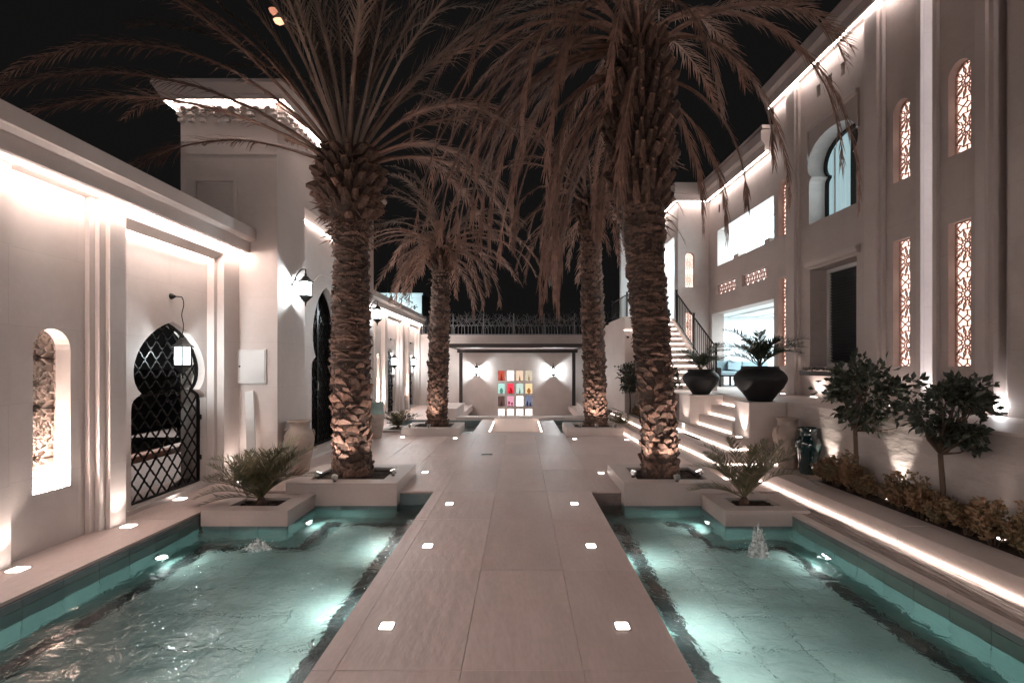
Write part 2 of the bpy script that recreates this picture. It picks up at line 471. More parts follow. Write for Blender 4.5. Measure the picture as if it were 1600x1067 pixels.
# small drain in the plaza
t = thing('floor_drain', (-0.56, 8.57, 0.002), 'small dark slotted drain in the middle of the paved plaza', 'drain')
MB().box(-0.66, -0.46, 8.52, 8.62, 0.0015, 0.005).build('drain_frame', MT['alu'], t)
for i in range(5): MB().box(-0.65, -0.47, 8.53 + i*0.017, 8.538 + i*0.017, 0.005, 0.009).build('bar', MT['black'], t)

# ---- pool shells
def wall_tiles(parent, axis, pos, face, a, b, z0, z1, mat, w=0.30, name='pool_tile'):
    """row of tiles on a wall plane, axis 'x' : wall at x=pos, runs along y"""
    n = max(1, round((b - a) / w)); d = (b - a) / n; g = 0.002
    me = None
    for i in range(n):
        c = a + (i + 0.5) * d; zc = (z0 + z1) / 2
        if me is None:
            m = MB()
            hx, hy = (0.006, d/2 - g) if axis == 'x' else (d/2 - g, 0.006)
            m.box(-hx, hx, -hy, hy, -(z1-z0)/2 + g, (z1-z0)/2 - g)
            me = m.mesh(name, mat)
        o = link(name, me, parent)
        off = pos + face * 0.006
        put(o, *( (off, c) if axis == 'x' else (c, off)), zc)

def floor_tiles(parent, x0, x1, y0, y1, w, h, mat, name='floor_tile', skip=None, z=PF):
    nx = max(1, round((x1-x0)/w)); ny = max(1, round((y1-y0)/h)); dx = (x1-x0)/nx; dy = (y1-y0)/ny; me = None
    for i in range(nx):
        for j in range(ny):
            cx, cyy = x0 + (i+.5)*dx, y0 + (j+.5)*dy
            if skip and skip(cx, cyy): continue
            if me is None: me = MB().box(-dx/2+.003, dx/2-.003, -dy/2+.003, dy/2-.003, -0.006, 0.006).mesh(name, mat)
            put(link(name, me, parent), cx, cyy, z + 0.006 + random.uniform(-.0008, .0008))

shell = MB()
shell.box(-3.29, -1.01, 1.0, 6.2, -0.75, PF); shell.box(0.82, 3.2, 2.2, 6.2, -0.75, PF)
shell.box(-3.29, -1.01, 11.2, 14.2, -0.75, PF - 0.001); shell.box(0.86, 2.8, 11.2, 14.2, -0.75, PF - 0.001)
pool = shell.build('pool_shell', MT['tileb'], kind='structure')
# left near pool
wall_tiles(pool, 'x', -3.27, 1, 1.2, 5.19, -.085, -0.03, MT['tilew'], name='waterline_tile'); wall_tiles(pool, 'x', -3.27, 1, 1.2, 5.19, WZ, -.086, MT['tileb'])  # dark top tiles, their tone also standing for shade under the deck edge
wall_tiles(pool, 'x', -3.27, 1, 1.2, 5.19, PF, WZ, MT['tileb'])
wall_tiles(pool, 'y', 6.09, -1, -1.43, -1.03, WZ, -0.03, MT['tilew'], name='waterline_tile')
wall_tiles(pool, 'y', 6.09, -1, -1.43, -1.03, PF, WZ, MT['tileb'])
wall_tiles(pool, 'x', -1.03, -1, 1.2, 6.09, WZ, -0.03, MT['tilew'], name='waterline_tile')
wall_tiles(pool, 'x', 0.84, 1, 2.42, 6.09, WZ, -0.03, MT['tilew'], name='waterline_tile')
O, B = 0.18, 0.31      # the dark band lies between O and B from the walls
W_ = B - O
Lw = dict(x0=-3.27, x1=-1.03)
def band_skip_left(x, y):
    if x < -3.27+B or x > -1.03-B: return True
    return (x < -2.36+B and y > 5.19-B) or (x < -1.43+B and y > 5.91-B) or y > 6.09-B
def band_skip_right(x, y):
    if x < 0.84+B: return True
    return (x > 2.08-B and y > 5.19-B) or (x > 1.2-B and y > 5.91-B) or y > 6.09-B
floor_tiles(pool, -3.27+B, -1.03-B, 1.2, 6.0-.27, 0.31, 0.40, MT['tilef'], skip=band_skip_left)
def dark(*a): floor_tiles(pool, *a, MT['tiled'], name='border_tile')
def rim(*a): floor_tiles(pool, *a, MT['tileb'], name='edge_tile')
# left pool, going round: outer wall, corner planter, palm planter, end, path side
dark(-3.27+O, -3.27+B, 1.2, 5.19-O, W_, .4); rim(-3.27, -3.27+O, 1.2, 5.19, O, .4)
dark(-3.27+B, -2.36+B, 5.19-B, 5.19-O, .3, W_); rim(-3.27+O, -2.36+O, 5.19-O, 5.19, .3, O)
dark(-2.36+O, -2.36+B, 5.19-O, 5.91-B, W_, .3); rim(-2.36, -2.36+O, 5.19, 5.91-.02, O, .3)
dark(-2.36+O, -1.43+B-W_, 5.91-B, 5.91-O, .3, W_); rim(-2.36+O, -1.43, 5.91-O, 5.91, .3, O)
dark(-1.03-B, -1.03-O, 1.2, 5.91-O, W_, .4); rim(-1.03-O, -1.03, 1.2, 6.09, O, .4); rim(-1.43, -1.03-O, 5.91-O, 6.09, .2, .2)
# right pool (its outer edge runs with the villa)
floor_tiles(pool, 0.84+B, 2.50, 2.42, 6.0-.27, 0.31, 0.40, MT['tilef'], skip=band_skip_right)
dark(0.84+O, 0.84+B, 2.42, 5.91-O, W_, .4); rim(0.84, 0.84+O, 2.42, 6.09, O, .4); rim(0.84+O, 1.2, 5.91-O, 6.09, .2, .2)
dark(1.2-O+.0, 2.08-O, 5.91-B, 5.91-O, .3, W_); rim(1.2, 2.08, 5.91-O, 5.91, .3, O)
dark(2.08-B, 2.08-O, 5.19-B, 5.91-B, W_, .3); rim(2.08-O, 2.08, 5.19-O, 5.91-O, O, .3)
dark(2.08-O, 2.45, 5.19-B, 5.19-O, .3, W_); rim(2.08, 2.62, 5.19-O, 5.19, .3, O)
FRAME[0] = GR
pr = MB().box(2.885, 2.95, 2.3, 6.3, -0.75, -0.031).build('pool_wall', MT['tileb'], kind='structure')
dk = MB().box(2.50, 2.885, 2.3, 5.3, -0.75, PF - 0.002).build('pool_bed', MT['tileb'], kind='structure')
floor_tiles(dk, 2.885-B, 2.885-O, 2.4, 5.19-O, W_, .4, MT['tiled'], name='border_tile')
wall_tiles(pr, 'x', 2.885, -1, 2.4, 6.2, -.075, -0.03, MT['tilew'], name='waterline_tile'); wall_tiles(pr, 'x', 2.885, -1, 2.4, 6.2, WZ, -.076, MT['tileb'])
wall_tiles(pr, 'x', 2.885, -1, 2.4, 6.2, PF, WZ, MT['tileb'])
FRAME[0] = 0.0
# far pools
for a, b in ((-3.27, -1.05), (0.9, 2.5)):
    wall_tiles(pool, 'y', 14.1, -1, a, b, WZ, -0.03, MT['tilew'], name='waterline_tile')
    floor_tiles(pool, a, b, 11.35, 14.1, .55, .55, MT['tilef'])
wall_tiles(pool, 'x', -1.05, -1, 11.3, 14.1, WZ, -0.03, MT['tilew'], name='waterline_tile')
wall_tiles(pool, 'x', 0.9, 1, 11.3, 14.1, WZ, -0.03, MT['tilew'], name='waterline_tile')

# ---- water
def water_mat(name):
    m = bpy.data.materials.new(name); m.use_nodes = True; nt = m.node_tree
    b = nt.nodes['Principled BSDF']
    b.inputs['Base Color'].default_value = (0.86, 0.96, 0.95, 1)
    b.inputs['Roughness'].default_value = 0.015
    b.inputs['Transmission Weight'].default_value = 1.0
    b.inputs['IOR'].default_value = 1.33
    g = nd(nt, 'ShaderNodeNewGeometry'); mp = nd(nt, 'ShaderNodeMapping'); mp.inputs['Scale'].default_value = (1, 1, 1)
    nt.links.new(g.outputs['Position'], mp.inputs['Vector'])
    n = nd(nt, 'ShaderNodeTexNoise'); n.inputs['Scale'].default_value = 9; n.inputs['Detail'].default_value = 3; n.inputs['Distortion'].default_value = 1.2
    nt.links.new(mp.outputs[0], n.inputs['Vector'])
    bp = nd(nt, 'ShaderNodeBump'); bp.inputs['Strength'].default_value = 1.0; bp.inputs['Distance'].default_value = 0.014
    nt.links.new(n.outputs['Fac'], bp.inputs['Height']); nt.links.new(bp.outputs['Normal'], b.inputs['Normal'])
    return m
MT['water'] = water_mat('pool water')
def water(x0, x1, y0, y1, fx, fy, amp, step=0.035, skew=0.0, ripple=1.0):
    nx = int((x1-x0)/step)+1; ny = int((y1-y0)/step)+1
    X, Y = np.meshgrid(np.linspace(x0, x1, nx), np.linspace(y0, y1, ny))
    if skew: X = np.where(X > (x0+x1)/2, X - skew*(Y)*((X-(x0+x1)/2)/((x1-x0)/2)), X)
    r = np.hypot(X-fx, Y-fy)
    Z = amp * np.sin(r*26 + 0.8*np.sin(3*np.arctan2(Y-fy, X-fx))) * np.exp(-r*0.75) / (1 + 0.6*r)
    rs = np.random.RandomState(int(fx*100) & 255)
    for i in range(26):
        a = rs.uniform(0, 2*PI); kk = rs.uniform(7, 34); ph = rs.uniform(0, 6.28)
        Z += ripple * 0.022/kk * np.sin(kk*(X*np.cos(a)+Y*np.sin(a)) + ph + 0.9*np.sin(2.1*X+ph)+0.7*np.sin(1.7*Y-ph)) * (0.35 + 0.65*np.exp(-r*0.45))
    v = np.stack([X, Y, WZ + Z], -1).reshape(-1, 3)
    idx = np.arange(nx*ny).reshape(ny, nx)
    f = np.stack([idx[:-1,:-1], idx[:-1,1:], idx[1:,1:], idx[1:,:-1]], -1).reshape(-1, 4)
    me = bpy.data.meshes.new('water'); me.from_pydata(v.tolist(), [], f.tolist()); me.materials.append(MT['water'])
    me.polygons.foreach_set('use_smooth', [True]*len(me.polygons))
    o = bpy.data.objects.new('water', me); COL.objects.link(o); o['kind'] = 'structure'; return o
water(-3.264, -1.036, 1.2, 6.085, -2.38, 4.63, 0.006)
water(0.846, 2.88, 2.42, 6.085, 2.03, 4.45, 0.007, skew=0.0225)
water(-3.26, -1.06, 11.3, 14.09, -2.2, 13, 0.002, 0.07)
water(0.91, 2.56, 11.3, 14.09, 1.9, 13, 0.002, 0.07)

# ---- bubbling jets
foam = bpy.data.materials.new('foaming water'); foam.use_nodes = True
_b = foam.node_tree.nodes['Principled BSDF']; _b.inputs['Base Color'].default_value = (0.9, 0.95, 0.95, 1); _b.inputs['Roughness'].default_value = 0.5
_b.inputs['Subsurface Weight'].default_value = 0.3; _b.inputs['Transmission Weight'].default_value = 0.25; _b.inputs['IOR'].default_value = 1.2
foam2 = bpy.data.materials.new('bubbling water'); foam2.use_nodes = True
_n = foam2.node_tree; _d = _n.nodes['Principled BSDF']; _d.inputs['Base Color'].default_value = (.85, .93, .92, 1); _d.inputs['Roughness'].default_value = .35
_t = nd(_n, 'ShaderNodeBsdfTransparent'); _x = nd(_n, 'ShaderNodeMixShader'); _w = nd(_n, 'ShaderNodeTexNoise'); _w.inputs['Scale'].default_value = 45; _w.inputs['Detail'].default_value = 3
_r = nd(_n, 'ShaderNodeMapRange'); _r.inputs['From Min'].default_value = .35; _r.inputs['From Max'].default_value = .68; _r.inputs['To Min'].default_value = .25; _r.inputs['To Max'].default_value = .9
_g = nd(_n, 'ShaderNodeNewGeometry'); _n.links.new(_g.outputs['Position'], _w.inputs['Vector']); _n.links.new(_w.outputs['Fac'], _r.inputs['Value']); _n.links.new(_r.outputs['Result'], _x.inputs[0])
_n.links.new(_t.outputs[0], _x.inputs[1]); _n.links.new(_d.outputs[0], _x.inputs[2]); _n.links.new(_x.outputs[0], _n.nodes['Material Output'].inputs['Surface'])
def jet(x, y, h, w, label, peaks):
    t = thing('fountain_jet', (x, y, WZ), label, 'fountain')
    m = MB()
    for k, (dx, dy, hh, ww) in enumerate(peaks):
        pr = []
        for i in range(9):
            f = i/8; pr.append((max(0.002, w*ww*max(0, 1-f**2.2)**.8*(1-.25*f)*(1+0.16*math.sin(i*2.3+k*2))), WZ - 0.01 + h*hh*f))
        m.lathe(x+dx, y+dy, pr, 12)
    rr = random.Random(4)
    m.v = [(a + rr.uniform(-.006, .006), b + rr.uniform(-.006, .006), c + rr.uniform(-.005, .005)) for a, b, c in m.v]
    m.build('water_plume', foam2, t, smooth=True, fix=False)
    d = MB()
    for i in range(170):
        a = rr.uniform(0, 6.28); r = abs(rr.gauss(0, w*1.2)); s = rr.uniform(.0012, .0036); z = WZ + max(0.0, rr.uniform(0, h)*(1 - r/(w*3)))
        d.lathe(x+r*math.cos(a), y+r*math.sin(a), [(s*.3, z-s), (s, z), (s*.3, z+s)], 5)
    d.build('droplets', foam, t, smooth=True, fix=False, kind='stuff')
jet(-2.38, 4.63, 0.11, 0.085, 'low domed bubbling water jet in the left pool', [(0,0,1,.6),(0.05,0.01,.7,.55),(-.05,-.01,.6,.55),(.02,-.04,.8,.5),(-.02,.04,.85,.5),(.09,0,.35,.5),(-.09,0,.3,.5)])
jet(2.07, 4.45, 0.31, 0.075, 'taller pointed white water jet in the right pool', [(0,0,1,.42),(0.034,0.01,.80,.38),(-.036,-.01,.74,.40),(.015,-.03,.62,.45),(-.02,.03,.85,.35),(.055,0,.5,.4),(-.06,.01,.42,.4)])

# ---- underwater lights
def pool_light(loc, tgt, label, e=60, spot=125):
    t = thing('pool_light', loc, label, 'light')
    d = (Vector(tgt) - Vector(loc)).normalized()
    m = MB(); pts = [Vector(loc) - d*0.02, Vector(loc) + d*0.015]
    m.tube(pts, 0.055, 16); m.build('housing', MT['alu'], t)
    l = MB(); l.tube([Vector(loc) + d*0.0155, Vector(loc) + d*0.019], 0.042, 16); l.build('lens', E['pool'], t)
    lamp('pool_beam', 'SPOT', tuple(Vector(loc) + d*0.03), e, (0.86, 1.0, 0.97), target=tgt, parent=t, size=0.04, spot=spot, blend=0.9)
PW = 8
pool_light((-3.24, 4.58, -0.33), (-1.5, 4.5, -0.62), 'round underwater light on the outer wall of the left pool by the corner planter', PW*0.28, 150)
pool_light((-1.055, 3.75, -0.31), (-3.2, 3.7, -0.5), 'round underwater light in the path side of the left pool', PW*.9, 160)
pool_light((-1.055, 1.9, -0.30), (-3.2, 2.0, -0.5), 'round underwater light nearest the camera in the left pool', PW*0.8, 160)
pool_light((-1.055, 2.8, -0.30), (-3.2, 2.8, -0.45), 'added underwater fill light second from the camera in the path side of the left pool', PW*0.7, 160)  # this and the next are unseen lights added to fill the left pool
pool_light((-1.055, 5.0, -0.30), (-2.4, 4.8, -0.45), 'farthest added underwater fill light in the path side of the left pool', PW*0.6, 160)
pool_light((-2.33, 5.62, -0.36), (-1.2, 5.5, -0.6), 'underwater light on the side of the left corner planter', PW*0.2, 150)
pool_light((2.76, 4.62, -0.33), (1.2, 4.5, -0.62), 'round underwater light on the outer wall of the right pool by the corner planter', PW*0.22, 150)
pool_light((0.865, 3.50, -0.31), (2.8, 3.45, -0.5), 'round underwater light in the path side of the right pool', PW*.9, 160)
pool_light((0.865, 2.75, -0.30), (2.8, 2.8, -0.45), 'added underwater fill light nearest the camera in the path side of the right pool', PW*0.7, 160)  # extra pair out of view, added to brighten the right pool
pool_light((0.865, 4.7, -0.30), (2.2, 4.5, -0.45), 'farthest added underwater fill light in the path side of the right pool', PW*0.65, 160)
pool_light((2.05, 5.62, -0.36), (1.1, 5.5, -0.6), 'underwater light on the side of the right corner planter', PW*0.2, 150)
pool_light((2.0, 2.46, -0.36), (2.2, 4.5, -0.66), 'underwater light in the near end wall of the right pool', PW*0.22, 140)
pool_light((-1.08, 12.6, -0.33), (-3.0, 12.6, -0.62), 'underwater light in the far left pool', PW*.5, 150)
pool_light((0.93, 12.6, -0.33), (2.4, 12.6, -0.62), 'underwater light in the far right pool', PW*.5, 150)

# ---- square lights let into the paving
def pave_light(x, y, label, s=0.037, z=0.0, glow=0.6, group=None):
    t = thing('paving_light', (x, y, z), label, 'light', group)
    MB().box(x-s-.008, x+s+.008, y-s-.008, y+s+.008, z-0.01, z+0.0035).build('frame', MT['alu'], t)
    q = s*.86; sh = [(x-s, y-q), (x-q, y-s), (x+q, y-s), (x+s, y-q), (x+s, y+q), (x+q, y+s), (x-q, y+s), (x-s, y+q)]
    m = MB(); m.slab('z', sh, [], z + 0.0036, z + 0.0062); m.build('lens', E['pave'], t)
    return t
for k, (yy, w1, w2) in enumerate(((2.94, 'nearest', 'front'), (4.24, 'second', 'middle'), (5.53, 'third', 'rear'))):
    pave_light(-0.767, yy, f'square light flush in the left edge of the central path, {w1} of three', group='path lights')
    pave_light(0.585, yy, f'square light flush in the right edge of the central path, {w1} of three', group='path lights')
pave_light(-1.33, 7.15, 'small square light in the paving behind the left near palm planter'); pave_light(1.12, 7.1, 'small square light in the paving behind the right near palm planter')
for x, y, l in ((-2.44, 10.62, 'left of two paving lights before the far left palm planter'), (-1.33, 10.45, 'right of two paving lights before the far left palm planter'),
             (1.10, 10.35, 'left of two paving lights before the far right palm planter'), (2.13, 10.25, 'right of two paving lights before the far right palm planter')):
    pave_light(x, y, l)
def up_light(x, y, z, tgt, label, e, spot=80, s=0.05, col=WARM):
    t = pave_light(x, y, label, s, z)
    lamp('beam', 'SPOT', (x, y, z + 0.02), e, col, target=tgt, parent=t, size=0.02, spot=spot, blend=0.7)
    return t
up_light(-3.68, 3.75, 0, (-3.80, 3.75, 1.4), 'square paving uplight at the foot of the nearest pilaster of the left wall', 2.6)
up_light(-3.64, 4.76, 0, (-3.76, 4.76, 1.4), 'square paving uplight at the foot of the pilaster between the slot window and gate', 2.6)
up_light(-3.80, 5.72, 0, (-3.9, 5.75, 1.4), 'square paving uplight before the sill of the near lattice gate', 1.2)
up_light(-3.60, 6.58, 0, (-3.74, 6.66, 1.4), 'square paving uplight behind the sago palm near the tower foot', 2.2)
up_light(-3.30, 9.35, 0, (-3.6, 9.35, 1.4), 'square paving uplight before the tall tower door', .8)

# ---- planters
def planter(x0, x1, y0, y1, top, rim, zlow, water_sides, name_label, cat='planter', soil_drop=0.03):
    t = thing('stone_planter', ((x0+x1)/2, (y0+y1)/2, 0), name_label, cat)
    tc = 0.028
    MB().box(x0+.03, x1-.03, y0+.03, y1-.03, -0.72, top - 0.10).build('core', MT['coping'], t)
    g = .0012
    pan = {'f': (x0, x1, y0, y0+.03), 'b': (x0, x1, y1-.03, y1), 'l': (x0, x0+.03, y0+.031, y1-.031), 'r': (x1-.03, x1, y0+.031, y1-.031)}
    for k in 'fblr':
        a = pan[k]; low = zlow if k in water_sides else -0.02
        MB().box(*a, low, top - tc - g).build('side_panel', MT['coping'], t)
        if k in water_sides:
            if k == 'f':
                wall_tiles(t, 'y', y0+.012, -1, x0+.01, x1-.01, WZ-.03, low, MT['tilew'], name='waterline_tile'); wall_tiles(t, 'y', y0+.012, -1, x0+.01, x1-.01, PF, WZ-.03, MT['tileb'])
            elif k == 'r':
                wall_tiles(t, 'x', x1-.012, 1, y0+.01, y1-.01, WZ-.03, low, MT['tilew'], name='waterline_tile'); wall_tiles(t, 'x', x1-.012, 1, y0+.01, y1-.01, PF, WZ-.03, MT['tileb'])
            elif k == 'l':
                wall_tiles(t, 'x', x0+.012, -1, y0+.01, y1-.01, WZ-.03, low, MT['tilew'], name='waterline_tile'); wall_tiles(t, 'x', x0+.012, -1, y0+.01, y1-.01, PF, WZ-.03, MT['tileb'])
    X0, X1, Y0, Y1 = x0+rim, x1-rim, y0+rim, y1-rim; g = .001
    for q in ([(x0,y0),(x1,y0),(X1-g,Y0),(X0+g,Y0)], [(x1,y0+g),(x1,y1-g),(X1,Y1),(X1,Y0)], [(x1,y1),(x0,y1),(X0+g,Y1),(X1-g,Y1)], [(x0,y1-g),(x0,y0+g),(X0,Y0),(X0,Y1)]):
        MB().slab('z', q, [], top - tc, top).build('coping_stone', MT['coping'], t)
    m = MB(); n = 14
    for i in range(n+1):
        for j in range(n+1):
            m.v.append((X0+(X1-X0)*i/n, Y0+(Y1-Y0)*j/n, top - soil_drop - 0.015 + 0.02*noise.noise(Vector((i*.7+x0, j*.7, 0)))))
    for i in range(n):
        for j in range(n): a = i*(n+1)+j; m.f.append((a, a+n+1, a+n+2, a+1))
    m.build('soil', MT['soil'], t, fix=False, kind='stuff')
    return t
planter(-2.71, -1.43, 5.91, 7.03, 0.137, 0.20, -0.125, 'fr', 'wide stone planter round the left near palm trunk')
planter(-3.24, -2.36, 5.19, 5.905, 0.02, 0.19, -0.135, 'fr', 'low stone planter with a sago palm at the back corner of the left pool')
planter(1.20, 2.44, 5.91, 7.03, 0.137, 0.20, -0.125, 'fl', 'wide stone planter round the right near palm trunk')
planter(2.08, 2.94, 5.19, 5.905, 0.02, 0.19, -0.135, 'fl', 'low stone planter with a sago palm at the back corner of the right pool')
planter(-2.51, -1.30, 10.8, 11.95, 0.165, 0.2, -0.02, '', 'pale stone planter round the far left palm trunk')
planter(0.98, 2.18, 10.8, 11.95, 0.165, 0.2, -0.02, '', 'pale stone planter round the far right palm trunk')
planter(-3.20, -2.515, 11.5, 12.4, 0.03, 0.15, -0.13, 'f', 'low stone planter at the corner of the far left pool')
planter(2.185, 2.62, 11.5, 12.4, 0.03, 0.12, -0.13, 'f', 'low stone planter at the corner of the far right pool')

# ---- spotlights on the planter rims
def rim_spot(x, y, z, tgt, label, e, s=1.0):
    t = thing('garden_spotlight', (x, y, z), label, 'spotlight')
    d = (Vector(tgt) - Vector((x, y, z))); d.z *= 1.0; d.normalize()
    hd = Vector((x, y, z + 0.045*s))
    MB().lathe(x, y, [(0.022*s, z), (0.022*s, z+.006), (0.006*s, z+.008), (0.006*s, z+0.03*s)], 10).build('base', MT['black'], t)
    MB().tube([hd - d*0.03*s, hd - d*.02*s, hd + d*0.03*s], [0.02*s, 0.036*s, 0.038*s], 14).build('head', MT['alu'], t, smooth=False)
    MB().tube([hd + d*0.0305*s, hd + d*0.0315*s], 0.033*s, 14).build('lens', E['spotlens'], t)
    lamp('beam', 'SPOT', tuple(hd + d*0.045*s), e, (1.0, 0.80, 0.68), target=tuple(hd + d), parent=t, size=0.015, spot=62, blend=0.8)
SP = 4.4
for x, y, l in ((-2.43, 6.15, 'left of the three spotlights round the left near palm'), (-2.17, 5.98, 'middle spotlight at the front of the left near palm'), (-1.56, 6.30, 'right of the three spotlights round the left near palm')):
    rim_spot(x, y, 0.138, (-2.11 + (x+2.11)*.1, 6.42, 1.05), l, SP*1.5)
for x, y, l in ((1.37, 6.22, 'left of the three spotlights round the right near palm'), (1.83, 5.98, 'middle spotlight at the front of the right near palm'), (2.19, 6.25, 'right of the three spotlights round the right near palm')):
    rim_spot(x, y, 0.138, (1.75 + (x-1.75)*.1, 6.45, 1.05), l, SP*1.5)
rim_spot(-2.36, 10.9, 0.166, (-1.85, 11.3, 0.9), 'left spotlight on the far left palm planter', SP*1.2); rim_spot(-1.95, 10.88, 0.166, (-1.84, 11.3, 0.9), 'right spotlight on the far left palm planter', SP*1.2)
rim_spot(1.28, 10.9, 0.166, (1.66, 11.3, 0.9), 'left spotlight on the far right palm planter', SP*1.2); rim_spot(1.62, 10.88, 0.166, (1.68, 11.3, 0.9), 'middle spotlight on the far right palm planter', SP*1.2)
rim_spot(2.02, 10.92, 0.166, (1.68, 11.3, 0.9), 'right spotlight on the far right palm planter', SP*1.0)
# ================================================================ LEFT BOUNDARY WALL WITH GATES
CORN = [(-4.10, 2.99), (-3.62, 2.99), (-3.60, 3.00), (-3.60, 3.13), (-3.575, 3.135), (-3.545, 3.16), (-3.52, 3.165), (-3.52, 3.30), (-3.56, 3.315), (-4.10, 3.33)]

def ogee_lattice(m, poly, u0, u1, z0, z1, p, h, w, a, b, S=16):
    """Moroccan trellis: mirrored wavy rods that meet and part, clipped to the outline"""
    n = int((u1-u0)/(p/2)) + 3
    for i in range(-1, n):
        x0 = u0 + i*p/2; sg = 1 if i % 2 else -1; prev = None; z = z0 - h
        while z < z1:
            f = (z - z0)/h*2*PI
            u = x0 + sg*p/4*0.95*(0.95*math.cos(f) + 0.17*math.cos(3*f)); ok = inside((u, z), poly)
            if ok and prev is not None: m.strip('x', [prev, (u, z)], w, a, b)
            prev = (u, z) if ok else None
            z += h/S

def rosette_lattice(m, poly, c, z0, z1, half, pitch, w, plane, a, b):
    """bars of a carved screen: stacked twelve-point rosettes linked by petals, clipped to the outline"""
    def add(pts):
        run = []
        for i in range(len(pts)-1):
            mid = ((pts[i][0]+pts[i+1][0])/2, (pts[i][1]+pts[i+1][1])/2)
            if inside(mid, poly): m.strip(plane, [pts[i], pts[i+1]], w, a, b)
    s = pitch
    k0 = int((z1 - z0)/pitch) + 2
    for k in range(-1, k0):
        zc = z0 + (k + 0.5)*pitch
        def P(r, t): return (c + r*math.cos(t), zc + r*math.sin(t))
        add([P(.065*s, 2*PI*i/12) for i in range(13)])
        for i in range(12):
            t = 2*PI*i/12; d = PI/12
            add([P(.065*s, t), P(.12*s, t)])
            add([P(.12*s, t), P(.155*s, t+d), P(.12*s, t+2*d)])          # small petals
            add([P(.155*s, t+d), P(.23*s, t+d*1.45), P(.31*s, t+d*1.05), P(.36*s, t+d)])   # long pointed petals
            add([P(.155*s, t+d), P(.23*s, t+d*.55), P(.31*s, t+d*.95)])
            add([P(.36*s, t+d), P(.33*s, t+2*d), P(.36*s, t+3*d)])
            add([P(.33*s, t), P(.43*s, t)])
        for sg in (-1, 1):                                              # star between two rosettes
            zz = zc + sg*0.5*s
            add([(c-.10*s, zz), (c, zz-.065*s*sg), (c+.10*s, zz), (c, zz+.065*s*sg), (c-.10*s, zz)])
            add([(c-.10*s, zz), (c-.5*s, zz+.03*s)]); add([(c+.10*s, zz), (c+.5*s, zz-.03*s)])
            add([(c-.10*s, zz), (c-.24*s, zz-.12*s*sg), (c-.42*s, zz-.13*s*sg)]); add([(c+.10*s, zz), (c+.24*s, zz-.12*s*sg), (c+.42*s, zz-.13*s*sg)])
    lp = list(poly) + [poly[0]]
    m.strip(plane, lp, w*1.6, a, b)

def lantern(t, x, y, z, s=1.0, e=9.0, tag_='pane'):
    """six sided coach lantern whose body is centred on (x, y, z); parts of t"""
    r = 0.088*s; h = 0.095*s
    MB().lathe(x, y, [(0.012*s, z+h+.13*s), (0.02*s, z+h+.115*s), (0.014*s, z+h+.10*s), (0.035*s, z+h+.085*s), (0.06*s, z+h+.055*s), (0.085*s, z+h+.03*s), (0.118*s, z+h+.008*s), (0.118*s, z+h), (0.08*s, z+h)][::-1], 6).build('roof', MT['iron'], t)
    MB().lathe(x, y, [(0.004*s, z-h-.15*s), (0.010*s, z-h-.135*s), (0.006*s, z-h-.12*s), (0.016*s, z-h-.11*s), (0.012*s, z-h-.095*s), (0.05*s, z-h-.06*s), (0.082*s, z-h-.03*s), (0.105*s, z-h-.006*s), (0.105*s, z-h)], 6).build('base', MT['iron'], t)
    bars = MB()
    for k in range(6):
        a = 2*PI*k/6; a2 = a + PI/3
        p, q = (x+r*math.cos(a), y+r*math.sin(a)), (x+r*math.cos(a2), y+r*math.sin(a2))
        m = MB().add([(p[0], p[1], z-h), (q[0], q[1], z-h), (q[0], q[1], z+h), (p[0], p[1], z+h)], [(0,1,2,3)])
        m.build('pane', E['lamp'], t)
        bars.tube([(p[0], p[1], z-h), (p[0], p[1], z+h)], 0.0065*s, 5)
    bars.build('frame', MT['iron'], t)
    lamp('bulb', 'POINT', (x, y, z), e, (0.86, 0.96, 1.0), parent=t, size=0.025)

def wall_lantern(x, y, z, nx, ny, label, e=9.0, s=1.0, out=0.2, group=None):
    t = thing('wall_lantern', (x, y, z), label, 'lantern', group)
    MB().tube([(x, y, z-.02), (x+nx*.02, y+ny*.02, z-.02)], [0.03*s, .022*s], 8)
    m = MB(); m.lathe(0, 0, [(0.004, -.075*s), (.018*s, -.06*s), (.028*s, -.02*s), (.028*s, .03*s), (.02*s, .06*s), (.004, .07*s)], 10)
    m.v = [(x + a*(0.35 if nx else 1), y + b*(0.35 if ny else 1), z + .02 + c) for a, b, c in m.v]; m.build('back_plate', MT['iron'], t, smooth=True)
    top = z + 0.095*s + 0.13*s
    pts = []
    for i in range(11):
        f = i/10; o = out*(1-math.cos(f*PI/2*1.05)); 
        o = out*f; hh = z + 0.03 + (top + 0.055*s - z - 0.03)*math.sin(min(1, f*1.25)*PI/2)
        pts.append((x + nx*o, y + ny*o, hh))
    pts.append((x+nx*out, y+ny*out, top-0.01))
    MB().tube(pts, [0.011*s]*8 + [0.009*s]*4, 7).build('arm', MT['iron'], t, smooth=True)
    sc = []
    for i in range(15):
        f = i/14*1.6*PI; rr = 0.03*s*(1-i/20); sc.append((x+nx*(out*.38+rr*math.cos(f)), y+ny*(out*.38+rr*math.cos(f)), z+.12*s+rr*math.sin(f)))
    MB().tube(sc, 0.006*s, 6).build('scroll', MT['iron'], t, smooth=True)
    lantern(t, x+nx*out, y+ny*out, z, s, e)
    return t

